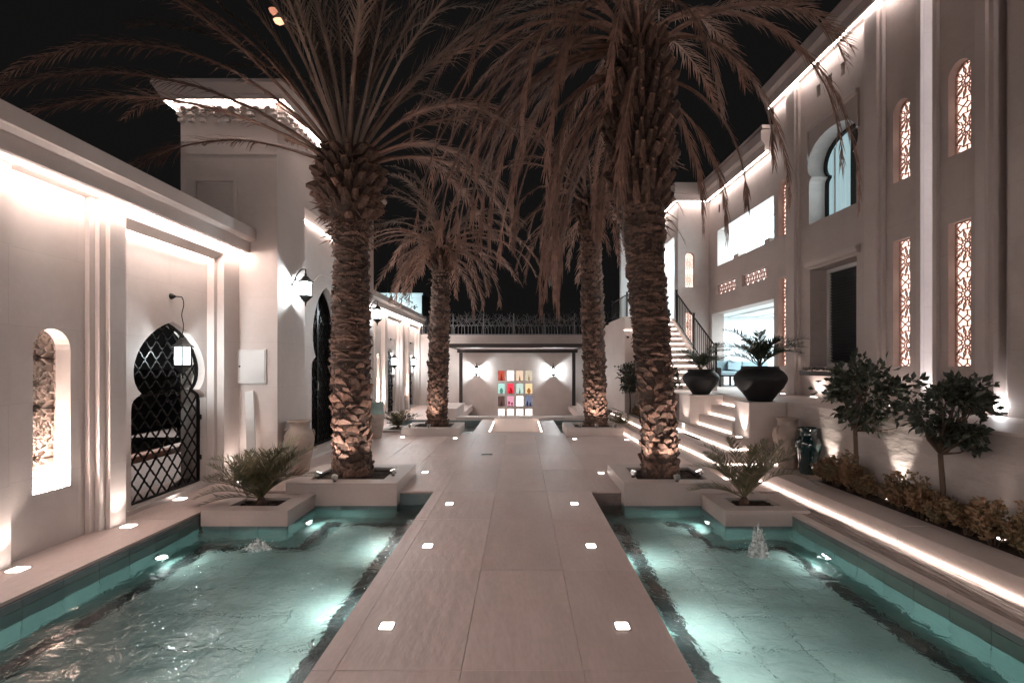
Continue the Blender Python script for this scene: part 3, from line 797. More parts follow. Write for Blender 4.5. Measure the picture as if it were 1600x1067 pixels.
def gate_recess(t, y0, y1, c, gl, cell=0.178, rodw=0.013, detail=True):
    """recessed bay with its keyhole opening and lattice gate"""
    hole = keyhole(c, 0.62, 0.48, 0.56, 0.05, 1.03, 1.20, 1.99)
    MB().slab('x', rect(y0, y1, -0.02, 2.845), [hole], -4.10, -3.93).build('recess_panel', MT['stone'], t)
    MB().prof('y', [(-4.10, 2.85), (-3.86, 2.83), (-3.752, 2.905), (-3.752, 2.989), (-4.10, 2.989)], y0, y1).build('lintel', MT['plain'], t)
    MB().box(-3.93, -3.84, y1-.06, y1, 0, 2.829).build('jamb_trim', MT['plain'], t)
    MB().box(-3.93, -3.885, y0, y1-.061, -0.01, 0.045).build('sill', MT['plain'], t)
    MB().box(-3.905, -3.892, y0+.02, y1-.08, 2.818, 2.828).build('led_strip', E['rec'], t)
    g = MB(); fr = keyhole(c, 0.618, 0.478, 0.558, 0.052, 1.03, 1.20, 1.988)
    g.strip('x', fr + [fr[0]], 0.034, -4.045, -4.01)
    go = g.build('gate', MT['black'], t, label=gl)
    l = MB(); ogee_lattice(l, fr, c-0.62, c+0.62, 0.05, 2.0, cell, 0.215, rodw, -4.036, -4.020, 16 if detail else 8)
    l.build('lattice', MT['black'], go, fix=False)
    for zz in (0.35, 0.85): MB().lathe(-4.0, c+0.618, [(0.012, zz-.03), (0.012, zz+.03)], 8).build('hinge', MT['black'], go)

def window_bay(t, y0, y1, c, hw=0.17, led=True):
    hole = archpts(c, hw, 0.465, 1.80, 12)
    MB().slab('x', rect(y0, y1, -0.02, 2.989), [hole], -4.02, -3.87).build('wall_panel', MT['stone'], t)
    m = MB(); scr = archpts(c, hw+.001, 0.464, 1.801, 12)
    rosette_lattice(m, scr, c, 0.30, 1.80, hw, 0.42, 0.012, 'x', -4.017, -3.999)
    so = m.build('mashrabiya_screen', MT['mashr'], t)
    bk = archpts(c, hw+.0, 0.46, 1.80, 12)
    holes = []
    for k in range(9):
        zc = 0.62 + k*0.125
        holes.append([(c-hw+0.045+0.018*math.cos(q), zc+0.028*math.sin(q)) for q in [2*PI*i/7 for i in range(7)]])
    MB().slab('x', bk, holes, -4.05, -4.018).build('screen_backing', MT['mashr'], t)
    if led:
        MB().box(-3.975, -3.915, c-hw+.012, c+hw-.012, 0.468, 0.476).build('led_strip', E['win'], t)

E['win'] = emit('warm window led', (1.0, 0.84, 0.76), 105.0)
t = thing('boundary_wall', (-3.9, 1.4, 0), 'long pale stone boundary wall on the left with LED lit cornice, slot window and lattice gate', 'wall')
MB().box(-4.10, -3.80, 3.30, 3.82, -0.02, 2.989).build('pilaster', MT['stone'], t)
window_bay(t, 3.821, 4.55, 4.235)
MB().box(-4.10, -3.83, 4.551, 4.61, -0.02, 2.989).build('pilaster_step', MT['plain'], t)
MB().box(-4.10, -3.79, 4.611, 4.68, -0.02, 2.989).build('pilaster_step', MT['plain'], t)
MB().box(-4.10, -3.75, 4.681, 4.87, -0.02, 2.989).build('pilaster', MT['stone'], t)
gate_recess(t, 4.871, 6.48, 5.79, 'black lattice gate in a keyhole arch')
MB().box(-4.10, -3.75, 6.481, 6.829, -0.02, 2.989).build('pilaster', MT['stone'], t)
for a in (-4, -0.6):
    MB().box(-4.10, -3.87, a, a+2.6, -0.02, 2.989).build('wall_panel', MT['stone'], t)
    MB().box(-4.10, -3.75, a+2.6, a+3.4, -0.02, 2.989).build('pilaster', MT['stone'], t)
MB().box(-4.10, -3.87, 2.8, 3.30, -0.02, 2.989).build('wall_panel', MT['stone'], t)
MB().box(-4.10, -3.87, -11, -4.001, -0.02, 2.989).build('wall_panel', MT['stone'], t)
def sweep_y(poly, a, b): return MB().prof('y', poly, a, b)
# cornice in two visible courses
low = [(-4.10, 2.99), (-3.62, 2.99), (-3.60, 3.00), (-3.60, 3.13), (-4.10, 3.13)]
upp = [(-4.10, 3.131), (-3.575, 3.131), (-3.545, 3.16), (-3.52, 3.165), (-3.52, 3.30), (-3.56, 3.315), (-4.10, 3.33)]
MB().prof('y', low, -11, 6.829).build('cornice_course', MT['plain'], t); MB().prof('y', upp, -11, 6.829).build('cornice_cap', MT['plain'], t)
MB().box(-3.70, -3.685, -11, 6.81, 2.978, 2.988).build('led_strip', E['corn'], t)

t = thing('boundary_wall', (-3.9, 15.2, 0), 'far stretch of the stone boundary wall beyond the tower with two lattice gates', 'wall')
MB().box(-4.10, -3.87, 11.31, 13.4, -0.02, 2.989).build('wall_panel', MT['stone'], t)
MB().box(-4.10, -3.80, 13.401, 13.55, -0.02, 2.989).build('pilaster', MT['plain'], t)
window_bay(t, 13.551, 14.2, 13.9)
MB().box(-4.10, -3.75, 14.201, 14.50, -0.02, 2.989).build('pilaster', MT['plain'], t)
gate_recess(t, 14.501, 16.3, 15.45, 'nearer of the two far lattice gates', detail=False, rodw=0.02)
MB().box(-4.10, -3.75, 16.301, 16.50, -0.02, 2.989).build('pilaster', MT['plain'], t)
window_bay(t, 16.501, 17.15, 16.83)
MB().box(-4.10, -3.75, 17.151, 17.35, -0.02, 2.989).build('pilaster', MT['plain'], t)
gate_recess(t, 17.351, 19.05, 18.2, 'farther of the two far lattice gates', detail=False, rodw=0.02)
MB().box(-4.10, -3.75, 19.051, 19.20, -0.02, 2.989).build('pilaster', MT['plain'], t)
MB().prof('y', low, 11.31, 19.2).build('cornice_course', MT['plain'], t); MB().prof('y', upp, 11.31, 19.2).build('cornice_cap', MT['plain'], t)
MB().box(-3.70, -3.685, 11.32, 19.18, 2.978, 2.988).build('led_strip', E['corn'], t)
for yy in (13.9, 16.83):
    lamp('beam', 'SPOT', (-3.78, yy, 0.45), 5, WARM, target=(-3.9, yy, 1.6), parent=t, size=0.02, spot=50)

# hanging lanterns over the gates
def gate_lantern(c, label, e=7.0):
    x0, z0 = -3.93, 2.27
    t = thing('hanging_lantern', (x0, c-.05, z0), label, 'lantern')
    m = MB(); m.tube([(x0+.001, c-.05, z0), (x0+.02, c-.05, z0), (x0+.05, c-.045, z0)], [0.034, 0.030, 0.010], 12); m.build('wall_cap', MT['black'], t, smooth=True)
    MB().tube([(x0+.045, c-.045, z0), (x0+.11, c-.03, z0-.005), (x0+.118, c-.028, z0-.03)], 0.006, 6).build('arm', MT['black'], t, smooth=True)
    xs, ys = x0+.118, c-.028; pts = []
    for i in range(13):
        f = i/12; pts.append((xs+.004*math.sin(f*9), ys+.012*math.sin(f*11), z0-.02-f*0.42))
    MB().tube(pts, 0.0045, 6).build('cable', MT['black'], t, smooth=True)
    lantern(t, xs, ys, 1.60, 1.05, e)
gate_lantern(5.81, 'lantern hanging on a wavy cable over the near lattice gate', 5)
gate_lantern(15.5, 'lantern over the nearer of the two far lattice gates', 9)
gate_lantern(18.3, 'lantern over the farther of the two far lattice gates', 9)

# ---------------------------------------------------------------- TOWER
t = thing('gate_tower', (-3.9, 9.05, 0), 'square pale stone gate tower with a lit corbelled cornice and tall door niche', 'tower')
MB().box(-4.53, -3.241, 6.83, 7.0, -0.02, 4.93).build('front_wall', MT['stone'], t)
MB().box(-4.53, -4.30, 7.001, 11.30, -0.02, 4.93).build('rear_wall', MT['stone'], t)
MB().box(-4.299, -3.241, 11.12, 11.30, -0.02, 4.93).build('side_wall', MT['stone'], t)
MB().slab('x', rect(6.831, 11.299, -0.02, 4.93), [rect(7.69, 10.50, 0.0, 3.87)], -3.50, -3.24).build('side_wall', MT['stone'], t)
dh = keyhole(9.36, 0.675, 0.50, 0.60, 0.05, 1.42, 1.64, 2.92)
MB().slab('x', rect(7.60, 10.60, -0.02, 3.90), [dh], -3.66, -3.54).build('niche_panel', MT['stone'], t)
MB().box(-3.53, -3.518, 7.72, 10.47, 3.858, 3.868).build('led_strip', E['rec'], t)
MB().box(-3.66, -3.30, 7.70, 10.49, -0.01, 0.04).build('door_step', MT['plain'], t)
arch = [(9.36 + 0.95*math.cos(a), 2.15 + 0.98*math.sin(a)) for a in [PI*i/20 for i in range(21)]]
MB().strip('x', arch, 0.03, -3.54, -3.528).build('arch_moulding', MT['plain'], t)
d = MB(); dp = keyhole(9.36, 0.673, 0.498, 0.598, 0.052, 1.42, 1.64, 2.918); d.strip('x', dp + [dp[0]], 0.05, -3.74, -3.69)
d.box(-3.74, -3.70, 9.335, 9.385, 0.06, 2.88)
do = d.build('door', MT['black'], t, label='tall black lattice double door')
l = MB(); ogee_lattice(l, dp, 9.36-.675, 9.36+.675, .05, 2.92, 0.20, 0.24, 0.016, -3.728, -3.708, 12); l.build('lattice', MT['black'], do, fix=False)
MB().slab('x', dp, [], -3.765, -3.745).build('dark_panel', MT['black'], do)
for zz in (0.5, 1.0, 1.9): MB().lathe(-3.68, 8.70, [(0.014, zz-.04), (.014, zz+.04)], 8).build('hinge', MT['black'], do)
MB().tube([(-3.69, 9.28, 1.05), (-3.66, 9.28, 1.05), (-3.66, 9.28, 1.20), (-3.69, 9.28, 1.20)], 0.01, 6).build('handle', MT['alu'], do)
# cornice: a flared coping round the top
def ring_course(x0, x1, y0, y1, o0, z0, o1, z1, i=0.0):
    a = [(x0-o0, y0-o0, z0), (x1+o0, y0-o0, z0), (x1+o0, y1+o0, z0), (x0-o0, y1+o0, z0)]; b = [(x0-o1, y0-o1, z1), (x1+o1, y0-o1, z1), (x1+o1, y1+o1, z1), (x0-o1, y1+o1, z1)]
    return MB().add(a + b, [(3,2,1,0), (4,5,6,7), (0,1,5,4), (1,2,6,5), (2,3,7,6), (3,0,4,7)])
TX0, TX1, TY0, TY1 = -4.53, -3.24, 6.83, 11.30
ring_course(TX0, TX1, TY0, TY1, 0.155, 4.96, 0.165, 5.02).build('cornice_course', MT['plain'], t)
ring_course(TX0, TX1, TY0, TY1, 0.175, 5.021, 0.24, 5.14).build('cornice_cap', MT['plain'], t)
ring_course(TX0, TX1, TY0, TY1, 0.24, 5.141, 0.23, 5.19).build('cornice_top', MT['plain'], t)
ring_course(TX0, TX1, TY0, TY1, -0.01, 4.931, 0.02, 4.959).build('cornice_bed', MT['plain'], t)
MB().box(TX0-.13, TX1+.13, TY0-.135, TY0-.122, 4.946, 4.958).build('led_strip', E['tow'], t)
MB().box(TX1+.122, TX1+.135, TY0-.12, TY1+.13, 4.946, 4.958).build('led_strip', E['tow'], t)
MB().box(TX0-.135, TX0-.122, TY0-.12, TY1, 4.946, 4.958).build('led_strip', E['tow'], t)
pt = 0.1535
def corbel_mesh():
    m = MB()
    for k, (pj, z0, z1) in enumerate(((0.105, 4.862, 4.93), (0.085, 4.80, 4.838), (0.055, 4.725, 4.765))):
        m.box(-0.030, 0.030, -pj, 0.0, z0 - 4.70, z1 - 4.70)
    return m.mesh('corbel', MT['plain'])
cm = corbel_mesh()
nx = int(round((TX1-TX0)/pt)); dx = (TX1-TX0)/nx
for i in range(nx+1): put(link('corbel', cm, t), TX0 + i*dx - (0.024 if i == nx else (-0.024 if i == 0 else 0)), TY0 - .0005, 4.70)
ny = int(round((TY1-TY0)/pt)); dy = (TY1-TY0)/ny
for i in range(ny+1): put(link('corbel', cm, t), TX1 + .0005, TY0 + i*dy + (0.024 if i == 0 else 0), 4.70, rz=PI/2)
def scallop(a0, n, d, axis, pos0, pos1):
    pts = [(a0, 4.93), (a0, 4.858)]
    for i in range(n):
        c = a0 + (i+.5)*d
        pts += [(c - 0.05*math.cos(PI*k/6), 4.858 + 0.046*math.sin(PI*k/6)) for k in range(7)]
    pts += [(a0+n*d, 4.858), (a0+n*d, 4.93)]
    return MB().slab(axis, pts, [], pos0, pos1)
scallop(TX0, nx, dx, 'y', TY0-.10, TY0-.001).build('scalloped_course', MT['plain'], t)
scallop(TY0, ny, dy, 'x', TX1+.001, TX1+.10).build('scalloped_course', MT['plain'], t)
# raised frame on the front, above the boundary wall
def frame2(x0, x1, z0, z1, w, y0, y1):
    m = MB(); m.box(x0, x1, y0, y1, z1-w, z1); m.box(x0, x1, y0, y1, z0, z0+w); m.box(x0, x0+w, y0, y1, z0+w, z1-w); m.box(x1-w, x1, y0, y1, z0+w, z1-w); return m
frame2(-4.36, -3.76, 3.0, 3.99, 0.05, 6.80, 6.829).build('panel_frame', MT['plain'], t)
frame2(-4.30, -3.82, 3.06, 3.93, 0.02, 6.812, 6.829).build('panel_frame', MT['plain'], t)
MB().box(-4.52, -3.245, 6.822, 6.829, 4.30, 4.315).build('string_course', MT['plain'], t)
wall_lantern(-3.24, 7.25, 2.57, 1, 0, 'lit wall lantern on the near corner of the tower beside the tall door', 11, 1.0)
wall_lantern(-3.24, 10.88, 2.57, 1, 0, 'lit wall lantern on the far corner of the tower, half behind the palm trunk', 10, 1.0)

# meter cabinet and loose plank
t = thing('meter_cabinet', (-3.56, 6.82, 1.25), 'flat white metal cabinet on the tower wall beside the left boundary wall', 'cabinet')
MB().box(-3.765, -3.38, 6.800, 6.829, 1.245, 1.705).build('housing', MT['white'], t)
MB().cbox(-3.752, -3.393, 6.788, 6.799, 1.258, 1.692, .003).build('door', MT['white'], t)
MB().tube([(-3.72, 6.787, 1.48), (-3.72, 6.776, 1.48)], 0.012, 10).build('lock', MT['black'], t)
t = thing('plank', (-3.55, 6.55, 0), 'long white plank leaning against the tower foot under the cabinet', 'plank')
m = MB(); m.box(-.055, .055, -.012, .012, 0, 1.20)
M4 = Matrix.Translation((-3.385, 6.47, 0.005)) @ Matrix.Rotation(R(-10), 4, 'Y') @ Matrix.Rotation(R(-15), 4, 'X')
m.v = [tuple(M4 @ Vector(p)) for p in m.v]; tagp = m.build('board', MT['white'], t)

# ---------------------------------------------------------------- parked car in the dark street
t = thing('parked_car', (-7.3, 9.2, 0), 'black car parked in the dark street behind the near lattice gate', 'car')
def car(t, x, y):
    L = 4.3; y0 = y - L/2
    side = [(y0, .30), (y0+.05, .62), (y0+.25, .80), (y0+1.15, .93), (y0+1.75, 1.34), (y0+2.05, 1.42), (y0+3.1, 1.40), (y0+3.75, 1.02), (y0+4.2, .95), (y0+4.3, .60), (y0+4.25, .30)]
    for c in (y0+.85, y0+3.45): pass
    MB().slab('x', side[:], [], x-.80, x+.80).build('body', MT['carp'], t)
    win = [(y0+1.32, .96), (y0+1.82, 1.31), (y0+3.05, 1.33), (y0+3.5, 1.02)]
    for s in (-1, 1): MB().slab('x', win, [], x+s*.801, x+s*.806).build('side_window', MT['black'], t)
    for c in (y0+.85, y0+3.45):
        for s in (-1, 1):
            w = MB().tube([(x+s*.70, c, .30), (x+s*.83, c, .30)], .32, 20).build('wheel', MT['rubber'], t)
            MB().tube([(x+s*.831, c, .30), (x+s*.84, c, .30)], .19, 14).build('rim', MT['alu'], w)
    for s in (-1, 1): MB().box(x+s*.55-.16, x+s*.55+.16, y0-.02, y0+.03, .56, .68).build('headlight', MT['alu'], t); MB().box(x+s*.55-.16, x+s*.55+.16, y0+4.27, y0+4.32, .70, .80).build('tail_light', MT['kerbo'], t)
    MB().tube([(x+.80, y0+1.45, 1.0), (x+.95, y0+1.45, 1.03), (x+.97, y0+1.47, 1.1)], .05, 8).build('mirror', MT['carp'], t)
    for yy in (y0+1.6, y0+2.7): MB().box(x+.801, x+.815, yy, yy+.14, .80, .825).build('handle', MT['alu'], t)
    MB().box(x+.802, x+.81, y0+1.3, y0+3.5, .955, .972).build('chrome_strip', MT['alu'], t)
car(t, -7.4, 9.0)

E['rear'] = emit('rear fill tape', WARM, 42.0)  # extra bright tape, added out of view to fill the courtyard
# the courtyard goes on behind the photographer and ends at the same kind of wall, with fill lights added
t = thing('boundary_wall', (0, -11, 0), 'stone boundary wall closing the courtyard behind the photographer', 'wall')
MB().box(-4.6, 5.6, -11.4, -11.0, -0.02, 2.989).build('wall_panel', MT['stone'], t)
MB().slab('x', [(-11.4, 2.99), (-10.62, 2.99), (-10.60, 3.13), (-10.52, 3.165), (-10.52, 3.30), (-11.4, 3.33)], [], -4.0, 5.0).build('cornice', MT['plain'], t)
MB().box(-3.6, 4.9, -10.70, -10.685, 2.978, 2.988).build('led_strip', E['rear'], t)
MB().box(-3.27, 3.2, -11, -4.001, -0.3, -0.001).build('rear_terrace', MT['slab'], t)
for i, x in enumerate((-2.4, -0.1, 2.2)): wall_lantern(x, -10.99, 2.3, 0, 1, ['left', 'middle', 'right'][i] + ' added fill lantern on the wall behind the photographer', 34, 1.3)  # unseen lanterns added to throw fill light on the path
# ================================================================ BACK WALL, PERGOLA, PIT, NICHES
BY = 19.2
t = thing('back_wall', (0, BY, 0), 'pale stone wall closing the courtyard behind the pergola, with a grid of lit niches', 'wall')
cols = [(-0.84, -0.585), (-0.50, -0.24), (-0.155, 0.11), (0.19, 0.455)]
rws = [(0.905, 1.285), (0.42, 0.80), (-0.06, 0.33), (-0.46, -0.15)]
holes = [rect(a, b, c, d) for a, b in cols for c, d in rws]
MB().slab('y', rect(-4.5, 3.4, -0.6, 2.56), holes, BY, BY+.12).build('wall_panel', MT['stone'], t)
MB().box(-4.5, 3.4, BY+.30, BY+.40, -0.6, 2.56).build('wall_rear', MT['stone'], t)
MB().box(-4.5, 3.4, BY-.02, BY+.42, 2.561, 2.62).build('coping', MT['plain'], t)
colr = [[(0.75,0.13,0.08), (1,.80,.68), (0.95,.62,.36), (0.85,.68,.42)], [(.40,.88,.74), (1,.06,.10), (.62,.86,.72), (1,.55,.16)],
        [(.30,.16,.14), (.98,.25,.42), (1,.82,.74), (.26,.30,.62)], [(1,.80,.66)]*4]
stren = [[.9, 1.6, 1.1, .9], [1.1, 1.3, 1.0, 1.3], [.5, 1.0, 1.7, .5], [1.3]*4]
shape = [[1,0,2,2],[3,4,2,3],[1,5,0,6],[0,0,0,0]]
def glassmat(c, k):
    m = bpy.data.materials.new('coloured glass'); m.use_nodes = True; b = m.node_tree.nodes['Principled BSDF']
    b.inputs['Base Color'].default_value = (*[min(1, x*k) for x in c], 1); b.inputs['Roughness'].default_value = 0.15; b.inputs['Transmission Weight'].default_value = 0.5; return m
for r in range(4):
    for q in range(4):
        x0, x1 = cols[q]; z0, z1 = rws[r]; c = colr[r][q]; s = stren[r][q]
        cc = tuple(.25 + .75*x for x in c) if shape[r][q] not in (4, 1) else c
        n = MB()
        n.box(x0-.015, x1+.015, BY+.27, BY+.285, z0-.02, z1+.02); 
        em = emit('niche glow', cc, s*(0.19 if shape[r][q] == 0 else 0.115), None)
        nn = n.build('niche', em, t)
        MB().box(x0-.016, x0-.001, BY+.121, BY+.27, z0-.015, z1+.015).build('niche_side', MT['plain'], nn); MB().box(x1+.001, x1+.016, BY+.121, BY+.27, z0-.015, z1+.015).build('niche_side', MT['plain'], nn)
        MB().box(x0-.016, x1+.016, BY+.122, BY+.27, z0-.014, z0-.001).build('niche_shelf', MT['plain'], nn)
        sh = shape[r][q]
        if sh:
            cx = (x0+x1)/2; y = BY+.16; dark = tuple(x*x*0.5 for x in c)
            names = {1: 'slender dark bottle', 2: 'small glass bottle', 3: 'rounded glass vase', 4: 'red glass jug', 5: 'pair of pink glasses', 6: 'pair of blue glass bottles'}
            row = ['top row', 'second row', 'third row'][r]; pos = ['first', 'second', 'third', 'fourth'][q]
            b = thing('glass_vessel', (cx, y, z0), f'{names[sh]} in the {pos} niche of the {row}', 'glassware')
            gm = glassmat(c, .5 if sh in (1, 6) else .9)
            P = {1: [(.03,0),(.045,.02),(.045,.06),(.025,.12),(.012,.16),(.012,.24),(.016,.25)], 2: [(.02,0),(.032,.02),(.03,.09),(.012,.13),(.010,.20),(.015,.205)],
                 3: [(.03,0),(.06,.04),(.075,.10),(.05,.16),(.03,.18),(.04,.20)], 4: [(.05,0),(.085,.03),(.08,.10),(.05,.15),(.035,.19),(.045,.21)],
                 5: [(.03,0),(.035,.01),(.012,.03),(.012,.06),(.035,.09),(.04,.18)], 6: [(.025,0),(.035,.02),(.035,.10),(.02,.14),(.012,.2)]}[sh]
            offs = (-.055, .055) if sh in (5, 6) else (0,)
            for o in offs: MB().lathe(cx+o, y, [(a, z0+.001+h*(1 if o <= 0 else .75)) for a, h in P], 14).build('glass', gm, b, smooth=True)

# sunken lounge ledge and seats in front of it
t = thing('lounge_ledge', (0, 14.2, 0), 'low pale stone ledge before the sunken lounge under the pergola', 'ledge')
for i in range(6): MB().cbox(-1.78+i*.595+.002, -1.78+(i+1)*.595-.002, 14.1, 14.45, -0.2, 0.07, .008).build('coping_stone', MT['plain'], t)
MB().box(-4.1, -1.785, 14.3, 19.18, -0.2, 0.0).build('side_floor', MT['slab'], t); MB().box(1.80, 3.3, 14.3, 19.18, -0.2, 0.0).build('side_floor', MT['slab'], t)
MB().box(-3.27, -1.785, 14.1, 14.29, -0.75, 0.0).build('side_kerb', MT['plain'], t); MB().box(1.80, 3.1, 14.1, 14.29, -0.75, 0.0).build('side_kerb', MT['plain'], t)
MB().box(-1.78, 1.79, 14.46, 19.19, -0.75, -0.45).build('lounge_floor', MT['slab'], t)
for s, (a, b) in enumerate(((-2.30, -1.80), (1.82, 2.40))):
    q = thing('stone_bench', ((a+b)/2, 15.2, 0), ('left' if s == 0 else 'right') + ' pale block bench at the side of the sunken lounge', 'bench')
    MB().box(a, b, 14.30, 16.4, 0.0, 0.235).build('block', MT['plain'], q); MB().cbox(a-.02, b+.02, 14.28, 16.42, 0.236, 0.285, .006).build('top', MT['plain'], q)
# sunken pit between the far pools
t = thing('sunken_basin', (-0.11, 12.8, 0), 'rectangular sunken basin with pale glowing inner walls at the end of the path', 'basin')
x0, x1, y0, y1 = -0.77, 0.55, 11.47, 14.09
MB().box(x0, x1, y0, y1, -0.75, -0.50).build('floor', MT['plain'], t)
MB().box(x0, x0+.05, y0, y1, -0.499, -0.002).build('side', MT['plain'], t); MB().box(x1-.05, x1, y0, y1, -0.499, -0.002).build('side', MT['plain'], t)
MB().box(x0+.051, x1-.051, y1-.05, y1, -0.499, 0.03).build('side', MT['plain'], t); MB().box(x0+.051, x1-.051, y0, y0+.05, -0.499, -0.002).build('side', MT['plain'], t)
MB().box(x0+.10, x1-.10, y0+.052, y0+.066, -0.05, -0.030).build('led_strip', E['corn'], t)
for xx in (x0+.055, x1-.069): MB().box(xx, xx+.014, y0+.1, y1-.1, -0.05, -0.035).build('led_strip', E['step'], t)

# pergola
t = thing('pergola', (-0.15, 18.0, 0), 'flat roofed pergola with dark brown frame before the niche wall', 'pergola')
xl, xr, yf, yr = -2.33, 2.11, 16.4, 18.95
MB().box(xl, xr, yf, yf+.14, 2.055, 2.18).build('front_beam', MT['brown'], t)
MB().box(xl, xl+.12, yf+.141, yr, 2.06, 2.17).build('side_beam', MT['brown'], t); MB().box(xr-.12, xr, yf+.141, yr, 2.06, 2.17).build('side_beam', MT['brown'], t)
MB().box(xl+.001, xr-.001, yr-.12, yr, 1.945, 2.058).build('rear_beam', MT['brown'], t)
n = 10
for i in range(n):
    a = xl+.121 + (xr-xl-.242)*i/n; MB().box(a+.002, a+(xr-xl-.242)/n-.002, yf+.141, yr-.001, 2.085, 2.11).build('roof_panel', MT['plain'], t)
for x in (xl+.08, xr-.20): MB().box(x, x+.12, yr-.121, yr-.001, 0.0, 1.944).build('post', MT['brown'], t)
wall_lantern(-1.63, BY, 1.28, 0, -1, 'left wall lantern under the pergola beside the lit niches', 12, 1.0, 0.17)
wall_lantern(1.23, BY, 1.26, 0, -1, 'right wall lantern under the pergola beside the lit niches', 12, 1.0, 0.17)

# forked-branch fence on the back wall
def twig_panel(t, x0, x1, y, z0, z1, seed):
    rr = random.Random(seed); m = MB()
    m.box(x0, x1, y-.012, y+.012, z0+.02, z0+.045); m.box(x0, x1, y-.012, y+.012, z0+(z1-z0)*.45, z0+(z1-z0)*.45+.02)
    def br(x, z, a, L, d):
        x2, z2 = x + L*math.sin(a), z + L*math.cos(a)
        m.tube([(x, y, z), (x2, y+rr.uniform(-.02, .02), z2)], 0.010 - d*.002, 4, cap=False)
        if d < 3 and z2 < z1+.05:
            for sgn in (-1, 1): br(x2, z2, a + sgn*rr.uniform(.3, .75), L*rr.uniform(.6, .85), d+1)
    n = int((x1-x0)/0.115)
    for i in range(n): br(x0 + (i+.5)*(x1-x0)/n, z0, rr.uniform(-.12, .12), rr.uniform(.24, .36), 0)
    o = m.build('branch_panel', MT['fence'], t, fix=False)
    MB().box(x0-.015, x0+.015, y-.02, y+.02, z0, z1+.02).build('post', MT['fence'], t)
MT['fence'] = pbr('painted branch fence', (0.34,0.34,0.35), (0.22,0.22,0.23), 0.45, 8, metal=0.3)
t = thing('branch_fence', (-0.4, BY+.2, 2.62), 'dark metal fence of forking branches along the top of the back wall', 'fence')
for i in range(6): twig_panel(t, -3.7+i*1.15, -3.7+(i+1)*1.15, BY+.2, 2.62, 3.42, 40+i)

# villa-side corner wall, stair flank etc. come with the villa. Distant lit roof wall and tree beyond the fence
t = thing('house', (-9.4, 40, 0), 'distant flat roofed house wall lit cold white beyond the left wall', 'house')
MB().box(-11.2, -7.7, 40, 44, -0.7, 6.95).build('wall', MT['inner'], t); MB().box(-11.3, -7.6, 39.9, 44.1, 6.951, 7.1).build('roof', MT['inner'], t)
MB().box(-10.2, -9.4, 39.95, 39.999, 2.2, 3.4).build('window', MT['black'], t)
for x in (-10.9, -8.9): MB().tube([(x, 42, 7.1), (x, 42, 8.6)], .03, 6).build('antenna', MT['alu'], t)
lamp('floodlight', 'SPOT', (-9.6, 37.5, 5.0), 90, (0.75, 0.95, 1.0), target=(-9.4, 40, 6.5), parent=t, size=0.1, spot=95)
# street lamp
t = thing('street_lamp', (-10.2, 25, 0), 'tall street lamp with a glowing orange head seen through the palm fronds', 'street lamp')
MB().tube([(-10.2, 25, -0.03), (-10.2, 25, 14), (-10.25, 25, 17.4)], [.10, .07, .05], 10).build('pole', MT['alu'], t)
MB().tube([(-10.25, 25, 17.3), (-10.8, 25, 18.0), (-11.7, 25, 18.45)], .035, 8).build('arm', MT['alu'], t)
m = MB(); m.lathe(0, 0, [(.08, -.22), (.25, -.12), (.33, 0), (.24, .10), (.05, .14)], 14); m.v = [(-11.75+a*1.1, 25+b*.7, 18.4+c*.8) for a, b, c in m.v]; m.build('head', MT['white'], t, smooth=True)
m = MB(); m.lathe(0, 0, [(.02, -.20), (.20, -.12), (.28, 0)], 14); m.v = [(-11.75+a*1.1, 25+b*.7, 18.32+c*1.3) for a, b, c in m.v]; m.build('lens', E['street'], t, smooth=True)
m = MB(); m.lathe(0, 0, [(.02, -.20), (.16, -.10), (.22, 0)], 14); m.v = [(-12.05+a*1.1, 25+b*.7, 18.85+c*1.6) for a, b, c in m.v]; m.build('lens', emit('street lamp glass', (1.0, .40, .25), .10), t, smooth=True)

lamp('street_beam', 'SPOT', (-11.75, 25, 18.0), 5200, (1.0, .86, .80), target=(-7.6, 8.3, 0), parent=t, size=.15, spot=17, blend=.6)
# ================================================================ STEPS, TERRACE AND VILLA (this side stands 1.3 degrees askew)
FRAME[0] = GR
HT = 0.98
t = thing('coping_strip', (3.0, 2, 0), 'grooved stone strip and smooth pool coping along the right pool', 'kerb')
y = -3.0
while y < 6.05:
    MB().cbox(2.872, 2.95, y+.002, min(y+.9, 6.6)-.002, -0.03, 0.002, .004).build('coping_stone', MT['coping'], t, fix=False); y += 0.9
def grooved(t, y0, y1, seed):
    m = MB(); nx, ny = 26, int((y1-y0)/.03)
    for j in range(ny+1):
        yy = y0 + (y1-y0)*j/ny
        for i in range(nx+1):
            xx = 2.953 + .284*i/nx
            h = noise.noise(Vector((xx*38 + 3.5*noise.noise(Vector((xx*3, yy*1.1, seed))), yy*0.9, seed*1.0)))
            m.v.append((xx, yy, -0.006 + 0.013*h))
    for j in range(ny):
        for i in range(nx): a = j*(nx+1)+i; m.f.append((a, a+1, a+nx+2, a+nx+1))
    m.build('grooved_stone', MT['groove'], t, smooth=True, fix=False)
y = -1.2; k = 0
while y < 6.5: grooved(t, y+.002, min(y+1.2, 6.62)-.002, 1.0); y += 1.2; k += 1
MB().box(2.952, 3.24, -3, 6.62, -0.3, -0.016).build('bedding', MT['joint'], t)

t = thing('garden_steps', (3.0, 7.5, 0), 'broad pale stone steps with glowing LED lines rising to the villa terrace', 'steps')
def led(t, x0, x1, y0, y1, z, m=None, h=0.012): MB().box(x0, x1, y0, y1, z, z+h).build('led_strip', m or E['step'], t)
def step(x0, x1, y0, y1, z0, z1):
    MB().cbox(x0, x1, y0, y1, z0, z1, .004).build('step', MT['coping'], t)
